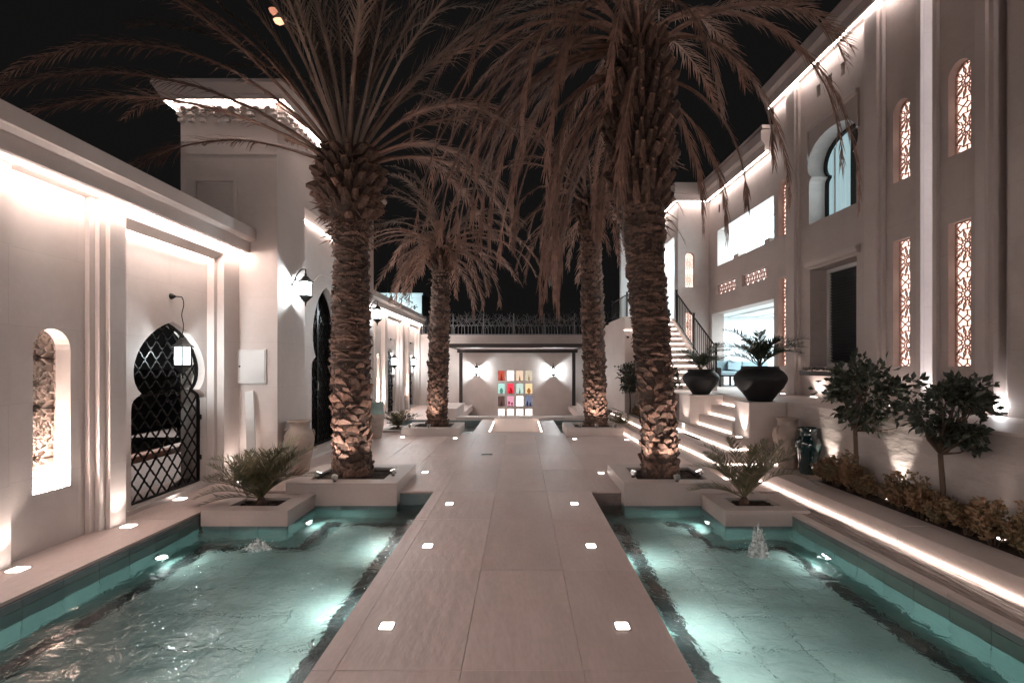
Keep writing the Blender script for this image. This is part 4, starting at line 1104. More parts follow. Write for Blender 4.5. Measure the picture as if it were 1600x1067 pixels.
# level 1
n = 0; y = -3.0
while y < 6.6: step(3.24, 3.578, y+.0015, min(y+1.2, 6.638)-.0015, -0.3, .155); y += 1.2
step(3.58, 3.846, 5.96, 6.64, -0.3, .154)
y = 6.641
while y < 14.0: step(2.51, 3.846 if y < 7 else 2.95, y+.0015, min(y+1.2, 14.09)-.0015, -0.3, .1552); y += 1.2
led(t, 3.226, 3.238, -3, 6.62, 0.006); led(t, 2.55, 3.22, 6.626, 6.638, 0.006); led(t, 2.496, 2.508, 6.64, 14.0, 0.006)
y = 6.80
while y < 14.0: step(2.82, 3.846 if y < 7 else 2.985, y+.0015, min(y+1.2, 14.09)-.0015, .1561, .32); y += 1.2
led(t, 2.84, 3.83, 6.786, 6.798, .162); led(t, 2.806, 2.818, 6.80, 14.0, .162)
step(3.07, 3.70, 7.0, 9.30, .3211, .485)
led(t, 3.056, 3.068, 7.0, 9.3, .327); led(t, 3.07, 3.31, 6.986, 6.998, .327)
step(3.28, 3.70, 7.461, 8.759, .4861, .65); led(t, 3.266, 3.278, 7.465, 8.755, .492)
step(3.49, 3.90, 7.462, 8.758, .6511, .815); led(t, 3.476, 3.488, 7.465, 8.755, .657)
step(3.71, 3.95, 7.463, 8.757, .8161, .979); led(t, 3.696, 3.708, 7.465, 8.755, .822)
for x0, x1, y0, y1, z, l in ((3.32, 3.846, 7.0, 7.46, .3212, 'near'), (3.12, 3.70, 8.76, 9.30, .4862, 'far')):
    q = thing('pot_pedestal', ((x0+x1)/2, (y0+y1)/2, z), f'{l} pale stone pedestal beside the garden steps carrying a black pot', 'pedestal')
    MB().box(x0, x1, y0, y1, (.1562 if l == 'near' else z), .95).build('block', MT['stone'], q); MB().cbox(x0-.004, x1+.004, y0-.004, y1+.004, .951, HT, .003).build('cap', MT['plain'], q)
def step_light(x, y, z, tgt, label, e, spot=50):
    up = up_light(x, y, z, tgt, label, e, spot, 0.035); return up
step_light(3.235, 7.13, .4855, (3.325, 7.18, .95), 'small uplight on the step beside the near pot pedestal', 4.0, 70)
step_light(3.02, 8.93, .3205, (3.125, 8.96, .9), 'small uplight on the step beside the far pot pedestal', 4.5, 60)

# terrace
ter = MB()
ter.box(3.951, 5.0, -11, 9.3, -0.3, HT-.022); ter.box(3.12, 5.0, 9.301, 15, -0.3, HT-.023); ter.box(5.0, 9.5, -4, 13.4, -0.3, HT-.024); ter.box(3.70, 3.95, 8.76, 9.3, -0.3, HT-.025)
ter.box(3.86, 3.95, -11, 7.459, -0.3, HT-.0245)
te = ter.build('terrace', MT['joint'], kind='structure')
ys = [2.0, 2.6, 3.2, 3.8, 4.4, 5.0, 5.6, 6.2, 6.8, 7.4, 8.0, 8.6, 9.3]
slabs(te, [3.855, 4.42, 4.99], ys, HT, MT['coping'], skip=lambda x, y: 7.40 < y < 8.76 and x < 3.9, name='terrace_slab', th=.02)
slabs(te, [3.125, 3.7, 4.35, 4.99], [9.31, 9.9, 10.58], HT, MT['coping'], name='terrace_slab', th=.02)
slabs(te, [4.22, 4.99], [10.6, 11.3, 12.0, 12.64], HT, MT['coping'], name='terrace_slab', th=.02)
slabs(te, [5.01, 5.9, 6.8, 7.8, 9.0], [9.56, 10.4, 11.3, 12.2, 13.19], HT, MT['coping'], name='terrace_slab', th=.02)
# rough retaining wall behind the hedge
t = thing('retaining_wall', (3.85, 3.5, 0), 'rough wavy rendered wall between the hedge bed and the terrace', 'wall')
m = MB(); ny, nz = 260, 26; ya, yb = -1.0, 6.995
for j in range(nz+1):
    for i in range(ny+1):
        yy = ya+(yb-ya)*i/ny; zz = 0.10 + (HT-.025-0.10)*j/nz
        w = noise.noise(Vector((yy*5 + 2*noise.noise(Vector((yy*2, zz*3, 5))), zz*13+yy*2.2, 0.3))) + 0.5*noise.noise(Vector((yy*12, zz*30, 4)))
        m.v.append((3.848 - 0.006*w, yy, zz))
for j in range(nz):
    for i in range(ny): a = j*(ny+1)+i; m.f.append((a+1, a, a+ny+1, a+ny+2))
m.build('rendered_face', MT['rough'], t, smooth=True, fix=False)
MB().cbox(3.835, 3.95, -4, 6.995, HT-.0245, HT+.0015, .004).build('coping', MT['coping'], t)
m = MB(); n = 120
soilb = MB()
for i in range(n+1):
    for j in range(5):
        yy = -1 + 6.95*i/n; xx = 3.58 + .268*j/4; soilb.v.append((xx, yy, .135+.02*noise.noise(Vector((xx*9, yy*6, 1)))))
for i in range(n):
    for j in range(4): a = i*5+j; soilb.f.append((a, a+1, a+6, a+5))
soilb.build('soil', MT['soil'], None, fix=False, kind='structure')
for yy, l in ((6.0, 'hidden at the end of the hedge by the jars'), (4.93, 'in the middle of the hedge between the two small trees'), (3.80, 'at the right edge of the hedge')):
    up_light(3.735, yy, .18, (3.835, yy+.01, .80), 'small wall uplight ' + l, 4.6, 52, .026, (1.0,.90,.80))

# ---------------------------------------------------------------- villa
V = thing('villa', (5.0, 6.0, HT), 'two storey pale stone villa on the right with carved lit screens, arched window and loggia', 'house')
FX = 5.0
arch_c = 7.84
bigw = keyhole(arch_c, 0.58, 0.50, 0.60, 3.83, 4.40, 4.60, 5.19, rounded=True)
sq = [rect(c-.05, c+.05, 5.83, 6.02) for c in (8.16, 7.86, 7.56)]
A_holes = [rect(9.09, 9.39, 1.48, 3.10), archpts(9.24, .15, 3.86, 4.88), bigw, rect(7.25, 8.39, 1.47, 3.07), rect(6.27, 6.55, 1.48, 3.10), archpts(6.41, .14, 3.85, 4.88)] + sq
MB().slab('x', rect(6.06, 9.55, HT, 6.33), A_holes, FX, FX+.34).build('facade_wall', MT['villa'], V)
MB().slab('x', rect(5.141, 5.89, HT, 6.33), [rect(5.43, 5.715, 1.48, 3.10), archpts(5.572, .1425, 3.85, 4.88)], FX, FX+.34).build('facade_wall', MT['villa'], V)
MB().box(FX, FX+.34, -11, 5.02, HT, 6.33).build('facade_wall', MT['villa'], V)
MB().box(FX+.13, FX+.34, 5.891, 6.059, HT, 6.33).build('channel_back', MT['villat'], V); MB().box(FX+.10, FX+.34, 5.021, 5.14, HT, 6.33).build('channel_back', MT['villat'], V)
MB().box(FX+.085, FX+.10, 5.893, 5.903, HT+.02, 6.30).build('led_strip', E['chan'], V)
lamp('channel_beam', 'SPOT', (FX+.05, 5.975, HT+.04), 4, (.92, .95, 1), target=(FX+.10, 5.975, 4), parent=V, size=.02, spot=60)
for y0, y1 in ((8.71, 8.97), (6.73, 6.97), (5.17, 5.28), (2.6, 2.9)):
    MB().box(FX-.05, FX-.001, y0-.05, y1+.05, HT, 6.32).build('pilaster_step', MT['villat'], V)
    MB().box(FX-.09, FX-.051, y0, y1, HT, 6.32).build('pilaster', MT['villat'], V)
for y0, y1 in ((6.062, 6.13), (5.83, 5.888)): MB().box(FX-.04, FX-.001, y0, y1, HT, 6.32).build('channel_trim', MT['villat'], V)
for k in sq:
    MB().box(FX+.12, FX+.14, k[0][0], k[1][0], k[0][1], k[2][1]).build('vent_back', MT['soil'], V)
# cornices
def vcorn(y0, y1, z, l):
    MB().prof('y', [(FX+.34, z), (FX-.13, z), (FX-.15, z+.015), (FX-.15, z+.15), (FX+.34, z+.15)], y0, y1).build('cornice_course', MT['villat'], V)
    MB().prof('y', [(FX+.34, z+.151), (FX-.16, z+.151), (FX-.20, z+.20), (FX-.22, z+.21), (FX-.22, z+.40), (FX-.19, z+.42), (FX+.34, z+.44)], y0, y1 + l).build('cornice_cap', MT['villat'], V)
vcorn(-11, 9.55, 6.331, .05); led(V, FX-.115, FX-.10, -11, 9.54, 6.317, E['vcorn'])
vcorn(9.601, 12.5, 5.541, 0); led(V, FX-.115, FX-.10, 9.56, 12.53, 5.527, E['vcorn'])
# far wing
MB().slab('x', rect(9.551, 12.66, 2.75, 3.86), [rect(11.17, 12.23, 3.17, 3.42), rect(9.81, 10.88, 3.17, 3.42)], FX, FX+.30).build('facade_wall', MT['villa'], V)
MB().box(FX, FX+.30, 9.551, 12.66, 4.701, 5.54).build('facade_wall', MT['villa'], V)
MB().box(FX, FX+.30, 12.161, 12.66, 3.861, 4.70).build('facade_wall', MT['villa'], V); MB().box(FX, FX+.30, 12.50, 12.66, HT, 2.749).build('facade_wall', MT['villa'], V)
for yy in (12.05, 11.82, 11.62): MB().box(FX-.006, FX-.0005, yy-.03, yy+.03, 5.12, 5.30).build('vent', MT['soil'], V)
for a, b in ((11.10, 11.35), (9.75, 9.95)): MB().box(FX+.02, FX+.2, a, b, 3.861, 3.95).build('parapet_block', MT['villat'], V)
MB().box(FX+.34, 9.5, 9.40, 9.549, HT, 6.3).build('party_wall', MT['inner'], V)
MB().box(FX+.01, 9.5, 13.2, 13.35, HT, 5.5).build('loggia_wall', MT['inner'], V); MB().box(FX+.01, FX+.29, 12.661, 13.199, HT, 5.5).build('loggia_wall', MT['inner'], V)
MB().box(9.3, 9.5, 9.551, 13.199, HT, 5.5).build('loggia_wall', MT['inner'], V)
MB().box(FX+.301, 9.299, 9.552, 13.198, 2.76, 3.3).build('loggia_ceiling', MT['inner'], V); MB().box(FX+.301, 9.299, 9.552, 13.198, 4.75, 5.5).build('loggia_ceiling', MT['inner'], V)
for z in (2.76, 4.75):
    for i in range(5):
        x = 5.7+i*.75; MB().box(x, x+.10, 9.56, 13.19, z-.035, z-.001).build('ceiling_rib', MT['inner'], V)
    for i in range(3):
        for j in range(3):
            x, yy = 6.1+i*.95, 10.0+j*1.15; MB().lathe(x, yy, [(.055, z-.008), (.055, z-.001)], 14).build('ceiling_spot', E['cold'], V)
for z, e in ((2.70, 34), (4.68, 56)):
    lamp('loggia_light', 'AREA', (7.0, 11.4, z), e, COOL, rot=(0, 0, 0), parent=V, sx=2.4, sy=2.6)
MB().box(FX-.2, 9.6, 9.6, 14.8, 5.985, 6.05).build('roof', MT['villat'], V); MB().box(FX+.34, 9.6, -4, 9.55, 6.4, 6.6).build('roof', MT['villat'], V)
# return walls towards the stair
MB().slab('y', rect(4.21, FX-.001, HT, 5.54), [archpts(4.51, .12, 3.43, 4.30), rect(4.39, 4.63, 1.5, 2.81)], 12.66, 12.80).build('return_wall', MT['villa'], V)
MB().slab('x', rect(12.801, 14.60, HT, 5.54), [rect(12.95, 13.75, 2.68, 4.75)], 4.21, 4.30).build('return_wall', MT['villa'], V)
MB().box(3.22, 4.21, 14.601, 14.80, HT, 5.54).build('end_wall', MT['inner'], V)
MB().box(4.301, 5.0, 14.45, 14.6, HT, 5.54).build('room_wall', MT['inner'], V); MB().box(4.301, 5.0, 12.801, 14.44, 4.9, 5.0).build('room_ceiling', MT['inner'], V); MB().box(4.301, 5.0, 12.801, 14.44, 2.55, 2.67).build('room_floor', MT['inner'], V)
MB().box(4.9, 4.98, 12.82, 14.4, 2.68, 4.89).build('room_wall', MT['inner'], V)
lamp('room_light', 'AREA', (4.62, 13.4, 4.85), 12, COOL, parent=V, sx=.4, sy=.8)
for nm, pr_, a in (('x', None, 0),):
    MB().box(4.06, FX-.16, 12.50, 12.659, 5.541, 5.69).build('cornice_course', MT['villat'], V); MB().box(4.06, FX-.22, 12.43, 12.659, 5.692, 5.96).build('cornice_cap', MT['villat'], V)
    MB().box(4.06, 4.209, 12.661, 14.60, 5.541, 5.69).build('cornice_course', MT['villat'], V); MB().box(3.99, 4.209, 12.661, 14.60, 5.692, 5.96).build('cornice_cap', MT['villat'], V)
    MB().box(3.1, 4.05, 14.45, 14.6, 5.541, 5.69).build('cornice_course', MT['villat'], V); MB().box(3.0, 3.98, 14.4, 14.8, 5.692, 5.96).build('cornice_cap', MT['villat'], V)
led(V, 4.12, FX-.12, 12.55, 12.56, 5.527, E['vcorn']); led(V, 4.11, 4.12, 12.66, 14.5, 5.527, E['vcorn']); led(V, 3.25, 4.10, 14.52, 14.53, 5.527, E['vcorn'])

# carved screens of the villa
def screen(c, hw, z0, z1, arched, x=FX, pitch=.54, plane='x', depth=.085, name='carved_screen'):
    o = archpts(c, hw-.001, z0+.001, z1-.001) if arched else rect(c-hw+.001, c+hw-.001, z0+.001, z1-.001)
    m = MB(); rosette_lattice(m, o, c, z0, z1, hw, pitch, .0078, plane, x+depth, x+depth+.014)
    s = m.build(name, MT['mashv'], V, fix=False)
    MB().slab(plane, o, [], x+depth+.03, x+depth+.04).build('diffuser', E['mash'], s)
for c, hw in ((9.24, .15), (6.41, .14), (5.572, .1425)):
    screen(c, hw, 1.48, 3.10, False); screen(c, hw, 3.855, 4.88, True)
screen(4.51, .12, 3.43, 4.30, True, 12.66, .4, 'y'); screen(4.51, .12, 1.5, 2.81, False, 12.66, .4, 'y')
def hscreen(y0, y1, z0, z1):
    m = MB(); o = rect(y0+.001, y1-.001, z0+.001, z1-.001); c = (z0+z1)/2; h = z1-z0
    k = 0; y = y0
    while y < y1:
        cc = y + h/2
        for r in (.12, .42):
            pts = [(cc + r*h*math.cos(2*PI*i/10), c + r*h*math.sin(2*PI*i/10)) for i in range(11)]
            for i in range(10):
                if inside(pts[i], o) and inside(pts[i+1], o): m.strip('x', [pts[i], pts[i+1]], .014, FX+.06, FX+.075)
        for i in range(10):
            a = 2*PI*(i+.5)/10; p, q = (cc+.12*h*math.cos(a), c+.12*h*math.sin(a)), (cc+.6*h*math.cos(a), c+.6*h*math.sin(a))
            p2 = (cc+.36*h*math.cos(a+.3), c+.36*h*math.sin(a+.3))
            for s in ((p, p2), (p2, q)):
                if inside(s[0], o) and inside(s[1], o): m.strip('x', list(s), .014, FX+.06, FX+.075)
        y += h*.9
    lp = o + [o[0]]; m.strip('x', lp, .02, FX+.06, FX+.075)
    s = m.build('carved_screen', MT['mashv'], V, fix=False); MB().slab('x', o, [], FX+.10, FX+.11).build('diffuser', E['mash2'], s)
E['mash2'] = emit('pale lit diffuser', (1.0, .80, .74), .42)
hscreen(11.17, 12.23, 3.17, 3.42); hscreen(9.81, 10.88, 3.17, 3.42)

# arched window
wf = MB(); ii = [(arch_c + (y-arch_c)*.985, 3.83 + (z-3.83)*.985 + .008) for y, z in bigw]
wf.strip('x', ii + [ii[0]], .05, FX+.27, FX+.32); W = wf.build('window', MT['black'], V, label='round headed horseshoe window with pale curtain')
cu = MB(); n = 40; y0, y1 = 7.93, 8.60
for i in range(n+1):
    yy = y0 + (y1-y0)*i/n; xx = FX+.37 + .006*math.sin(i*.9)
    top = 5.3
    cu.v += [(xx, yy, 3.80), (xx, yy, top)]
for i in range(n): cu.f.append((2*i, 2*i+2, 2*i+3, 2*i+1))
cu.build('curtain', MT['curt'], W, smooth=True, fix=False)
MB().box(FX+.60, FX+.62, 7.1, 8.6, 3.7, 5.3).build('blind', MT['soil'], W)
MB().box(FX+.335, FX+.35, 8.26, 8.285, 3.84, 5.05).build('mullion', MT['white'], W)
lamp('reveal_light', 'AREA', (FX+.30, arch_c, 4.4), 1.1, (.72, .93, 1.0), rot=(0, R(90), 0), parent=V, sx=.7, sy=.5)
# hood mould over it
MB().prof('y', [(FX-.001, 5.38), (FX-.04, 5.385), (FX-.055, 5.42), (FX-.055, 5.45), (FX-.001, 5.46)], 7.20, 8.45).build('hood_mould', MT['villat'], V)
for yy in (7.2, 8.42): MB().box(FX-.03, FX-.001, yy, yy+.03, 4.9, 5.379).build('hood_mould', MT['villat'], V)
# lower window with roller shutter
MB().prof('y', [(FX-.001, 3.10), (FX-.05, 3.12), (FX-.07, 3.16), (FX-.07, 3.20), (FX-.001, 3.22)], 7.18, 8.46).build('hood_mould', MT['villat'], V)
q = MB(); 
for a in ((7.25, 7.31), (8.33, 8.39), (7.60, 7.66)): q.box(FX+.28, FX+.33, a[0], a[1], 1.47, 3.07)
q.box(FX+.28, FX+.33, 7.31, 8.33, 3.01, 3.07); q.box(FX+.28, FX+.33, 7.31, 8.33, 1.47, 1.53)
W = q.build('window', MT['white'], V, label='white framed lower window with dark slatted shutter')
for i in range(30):
    z = 1.54 + i*.049; MB().add([(FX+.335, 7.67, z), (FX+.335, 8.325, z), (FX+.30, 8.325, z+.04), (FX+.30, 7.67, z+.04), (FX+.34, 7.67, z+.004), (FX+.34, 8.325, z+.004), (FX+.305, 8.325, z+.044), (FX+.305, 7.67, z+.044)], [(0,1,2,3), (7,6,5,4), (0,4,5,1), (1,5,6,2), (2,6,7,3), (3,7,4,0)]).build('shutter_slat', MT['shut'], W)
MB().box(FX+.335, FX+.345, 7.31, 7.60, 1.53, 3.01).build('pane', MT['shut'], W)
MB().box(FX+.36, FX+.37, 7.3, 8.35, 1.5, 3.05).build('blackout', MT['soil'], W)
MB().box(FX-.04, FX-.001, 7.2, 8.44, 1.42, 1.465).build('sill', MT['villat'], V)
# trough under the window, drain pipe foot and dome lamp
t = thing('window_trough', (4.85, 7.9, 1.36), 'narrow dark planted trough under the villa lower window', 'planter')
MB().box(4.83, 4.958, 7.55, 8.40, 1.33, 1.40).build('trough', MT['black'], t)
tm = MB(); rr = random.Random(3)
for i in range(260):
    p = Vector((4.89+rr.uniform(-.07, .07), rr.uniform(7.52, 8.42), 1.40+rr.uniform(0, .05))); a = rr.uniform(0, 6.28); d = Vector((math.cos(a), math.sin(a), rr.uniform(.1, .8)))*.035; s = Vector((-d.y, d.x, 0))*.3
    tm.add([p, p+d*.5+s, p+d, p+d*.5-s], [(0,1,2,3)])
tm.build('trailing_leaves', MT['leaf'], t, fix=False, kind='stuff')
up_light(4.90, 8.12, HT, (4.99, 8.12, 1.4), 'small terrace uplight under the villa window trough', 3.0, 110, .04)
up_light(4.90, 9.05, HT, (4.99, 9.05, 1.4), 'small terrace uplight at the villa corner pilaster', 0.6, 80, .03)
up_light(4.80, 6.35, HT, (4.97, 6.35, 1.6), 'small terrace uplight between the two tall villa screens', 0.8, 80, .03)
t = thing('dome_lamp', (4.99, 5.08, 1.10), 'small white half dome lamp low on the villa wall at the right edge', 'lamp')
m = MB().lathe(5.03, 5.08, [(.035, 1.0), (.035, 1.03)], 14); m.build('base', MT['iron'], t)
MB().lathe(5.03, 5.08, [(.033, 1.0301), (.031, 1.045), (.022, 1.058), (.004, 1.064)], 14).build('dome', E['pave'], t, smooth=True)
lamp('glow', 'POINT', (4.99, 5.08, 1.09), .5, (.9, .95, 1.0), parent=t, size=.02)

# ---------------------------------------------------------------- outdoor stair
t = thing('staircase', (3.7, 10.6, HT), 'straight outdoor stair with LED lit treads climbing to the upper villa door', 'staircase')
ns = 13; r_ = .13; td = .20
for i in range(ns):
    z1 = HT + r_*(i+1); y0 = 10.6 + i*td
    MB().cbox(3.201, 4.149, y0, (y0+td-.0005) if i < ns-1 else 14.60, HT-.02 if i == ns-1 else z1-r_-.02-(.0), z1, .003).build('step', MT['plain'], t)
    led(t, 3.22, 4.14, y0-.010, y0-.002, z1-.028, E['stair'] if 'stair' in E else E['step'], .012)
MB().slab('x', [(10.25, HT), (10.25, HT+.14), (12.67, 2.57), (13.3, 2.80), (14.6, 2.80), (14.6, HT)], [], 4.15, 4.209).build('stringer', MT['plain'], t)
MB().slab('x', [(10.5, HT-.6), (10.5, HT+.18), (12.66, 2.53), (12.66, HT-.6)], [], 3.125, 3.20).build('stringer', MT['plain'], t)
MB().box(2.88, 3.199, 12.661, 19.18, -0.2, 2.66).build('landing_block', MT['stone'], t)
MB().cbox(2.86, 3.199, 12.64, 14.6, 2.661, 2.70, .004).build('landing_coping', MT['plain'], t)
MB().box(2.845, 2.8795, 12.65, 12.656, 2.36, 2.366).build('led_strip', E['step'], t); MB().box(2.88, 3.12, 12.652, 12.658, 2.36, 2.366).build('led_strip', E['step'], t)
m = MB(); m.tube([(3.118, 12.64, 2.36), (3.118, 11.9, 1.93)], .006, 4); m.build('led_strip', E['step'], t)
MB().box(3.12, 3.124, 9.31, 12.66, -0.2, HT).build('flank', MT['stone'], t) if 0 else None
rail = thing('handrail', (4.18, 11.5, HT), 'black metal stair railing with thin balusters on the right of the outdoor stair', 'railing')
def zr(y): return 1.12 + (y-10.25)*.587
for yy in (10.25, 11.49, 12.67):
    MB().box(4.16, 4.20, yy-.02, yy+.02, zr(yy), zr(yy)+.80).build('post', MT['black'], rail)
    MB().cbox(4.153, 4.207, yy-.027, yy+.027, zr(yy)+.801, zr(yy)+.825, .006).build('post_cap', MT['black'], rail)
MB().tube([(4.18, 10.25, zr(10.25)+.74), (4.18, 12.67, zr(12.67)+.74)], .018, 6).build('top_rail', MT['black'], rail); MB().tube([(4.18, 10.25, zr(10.25)+.06), (4.18, 12.67, zr(12.67)+.06)], .012, 6).build('bottom_rail', MT['black'], rail)
for i in range(1, 22):
    yy = 10.25 + i*2.42/22
    if abs(yy-11.49) < .04: continue
    MB().tube([(4.18, yy, zr(yy)+.06), (4.18, yy, zr(yy)+.74)], .008, 5, cap=False).build('baluster', MT['black'], rail, fix=False)
rail = thing('handrail', (3.0, 13.2, 2.7), 'short black railing on the left edge of the upper stair landing', 'railing')
for yy in (12.72, 14.5): MB().box(2.93, 2.965, yy-.017, yy+.017, 2.70, 3.32).build('post', MT['black'], rail)
MB().tube([(2.947, 12.72, 3.25), (2.947, 14.5, 3.25)], .014, 6).build('top_rail', MT['black'], rail)
MB().tube([(2.947, 12.72, 3.25), (3.19, 12.72, 3.25)], .014, 6).build('top_rail', MT['black'], rail)
for i in range(1, 12): MB().tube([(2.947, 12.72+i*.148, 2.70), (2.947, 12.72+i*.148, 3.25)], .007, 5, cap=False).build('baluster', MT['black'], rail, fix=False)
for i in range(1, 3): MB().tube([(2.947+i*.09, 12.72, 2.70), (2.947+i*.09, 12.72, 3.25)], .007, 5, cap=False).build('baluster', MT['black'], rail, fix=False)
t = thing('security_camera', (2.95, 12.63, 2.2), 'small dark dome camera on the wall below the stair landing', 'camera')
MB().lathe(2.95, 12.62, [(.03, 2.21), (.035, 2.2), (.03, 2.17), (.01, 2.155)], 12).build('dome', MT['black'], t, smooth=True); MB().box(2.93, 2.97, 12.60, 12.66, 2.211, 2.23).build('bracket', MT['white'], t)

# ---------------------------------------------------------------- sofa in the loggia
t = thing('garden_sofa', (5.5, 12.3, HT), 'black framed outdoor sofa with grey blue cushions in the white loggia', 'sofa')
fr = MB()
for x in (4.98, 5.42, 5.55, 6.3):
    for yy in (12.0, 12.45): fr.box(x, x+.04, yy, yy+.04, HT, HT+.27)
fr.box(4.98, 6.34, 12.0, 12.49, HT+.24, HT+.28); fr.box(4.98, 5.02, 12.0, 12.49, HT+.28, HT+.45); fr.box(4.98, 6.34, 12.45, 12.49, HT+.40, HT+.44)
fr.box(5.02, 5.42, 12.0, 12.03, HT+.02, HT+.04); fr.build('frame', MT['black'], t)
for i in range(2):
    MB().cbox(5.03+i*.66, 5.67+i*.66, 12.0, 12.44, HT+.281, HT+.37, .025).build('seat_cushion', MT['cush'], t); MB().cbox(5.03+i*.66, 5.66+i*.66, 12.34, 12.448, HT+.371, HT+.62, .03).build('back_cushion', MT['cush'], t)
m = MB().cbox(-.16, .16, -.04, .04, -.12, .12, .03); M4 = Matrix.Translation((5.45, 12.26, HT+.50)) @ Matrix.Rotation(R(-18), 4, 'X') @ Matrix.Rotation(R(8), 4, 'Y'); m.v = [tuple(M4 @ Vector(p)) for p in m.v]; m.build('scatter_cushion', MT['cush'], t)
t = thing('side_table', (6.1, 11.6, HT), 'small white cylindrical side table beside the loggia sofa', 'table')
MB().lathe(6.05, 11.75, [(.10, HT), (.12, HT+.2), (.12, HT+.40), (.14, HT+.405), (.14, HT+.42)], 18).build('body', MT['white'], t)

# ---------------------------------------------------------------- pots and jars
def lathe_thing(name, x, y, z, pr, mat, label, cat, part='body', seg=36, extra=None):
    t = thing(name, (x, y, z), label, cat)
    MB().lathe(x, y, [(r, z + h) for r, h in pr], seg, cap=False).build(part, mat, t, smooth=True)
    MB().lathe(x, y, [(0.001, z+.002), (pr[0][0], z + .002)], seg, cap=False).build('foot', mat, t)
    if extra: extra(t)
    return t
def potprof(s, h):
    return [(.16*s,0),(.175*s,.01*h),(.19*s,.06*h),(.25*s,.22*h),(.33*s,.40*h),(.375*s,.56*h),(.385*s,.64*h),(.375*s,.73*h),(.33*s,.84*h),(.285*s,.90*h),(.272*s,.93*h),(.272*s,.98*h),(.278*s,1.0*h),(.255*s,1.0*h),(.25*s,.93*h),(.25*s,.88*h)]
def pot_soil(x, y, z, r):
    def f(t): MB().lathe(x, y, [(0.001, z), (r, z-.01)], 24, cap=False).build('soil', MT['soil'], t)
    return f
lathe_thing('plant_pot', 3.60, 7.26, HT+.001, potprof(.93, .50), MT['pot'], 'big matt black rounded pot on the near pedestal', 'pot', extra=pot_soil(3.60, 7.26, HT+.45, .235))
lathe_thing('plant_pot', 3.41, 9.02, HT+.001, potprof(.82, .44), MT['pot'], 'matt black rounded pot on the far pedestal', 'pot', extra=pot_soil(3.41, 9.02, HT+.40, .21))
def ears(x, y, z, r, mat, s=1.0, ang=0.3):
    def f(t):
        for sg in (-1, 1):
            pts = []
            for i in range(9):
                a = -PI/2 + PI*i/8; rr_ = r + .028*s*math.cos(a); pts.append((x + sg*rr_*math.cos(ang), y + sg*rr_*math.sin(ang), z + .05*s*math.sin(a)))
            MB().tube(pts, .011*s, 7).build('handle', mat, t, smooth=True)
    return f
jar = [(.105,0),(.115,.01),(.125,.08),(.145,.20),(.17,.34),(.185,.45),(.18,.52),(.155,.58),(.128,.61),(.124,.65),(.128,.69),(.145,.70),(.145,.715),(.12,.715),(.11,.66)]
lathe_thing('clay_jar', 3.63, 6.585, .156, [(r*.97, h*.92) for r, h in jar], MT['terra'], 'tall weathered terracotta jar behind the dark green jar', 'jar', extra=ears(3.63, 6.585, .156+.50, .155, MT['terra']))
gj = [(.085,0),(.092,.01),(.10,.08),(.12,.2),(.148,.32),(.152,.37),(.14,.42),(.112,.455),(.10,.47),(.10,.52),(.108,.545),(.122,.555),(.122,.57),(.095,.57),(.09,.52)]
lathe_thing('glazed_jar', 3.70, 6.25, .156, gj, MT['glaze'], 'dark green glazed jar standing in front of the terracotta jar', 'jar', extra=ears(3.70, 6.25, .156+.44, .118, MT['glaze'], .8, .6))
FRAME[0] = 0.0
lathe_thing('clay_jar', -3.03, 7.02, .001, [(r*1.06, h*1.03) for r, h in jar], MT['terra'], 'tall weathered clay jar by the tower corner left of the near palm', 'jar', extra=ears(-3.03, 7.02, .56, .165, MT['terra']))
oj = [(.12,0),(.13,.01),(.16,.18),(.19,.40),(.195,.50),(.17,.56),(.165,.72),(.17,.735),(.15,.735),(.14,.66)]
def ojx(t): MB().lathe(-2.98, 10.5, [(.1985,.50),(.175,.555),(.169,.62),(.169,.722),(.176,.742),(.145,.742)], 30, cap=False).build('glazed_neck', MT['glazel'], t, smooth=True)
lathe_thing('clay_jar', -2.98, 10.5, .001, oj, MT['terra'], 'clay jar with a pale green glazed neck half behind the left palm trunk', 'jar', extra=ojx)
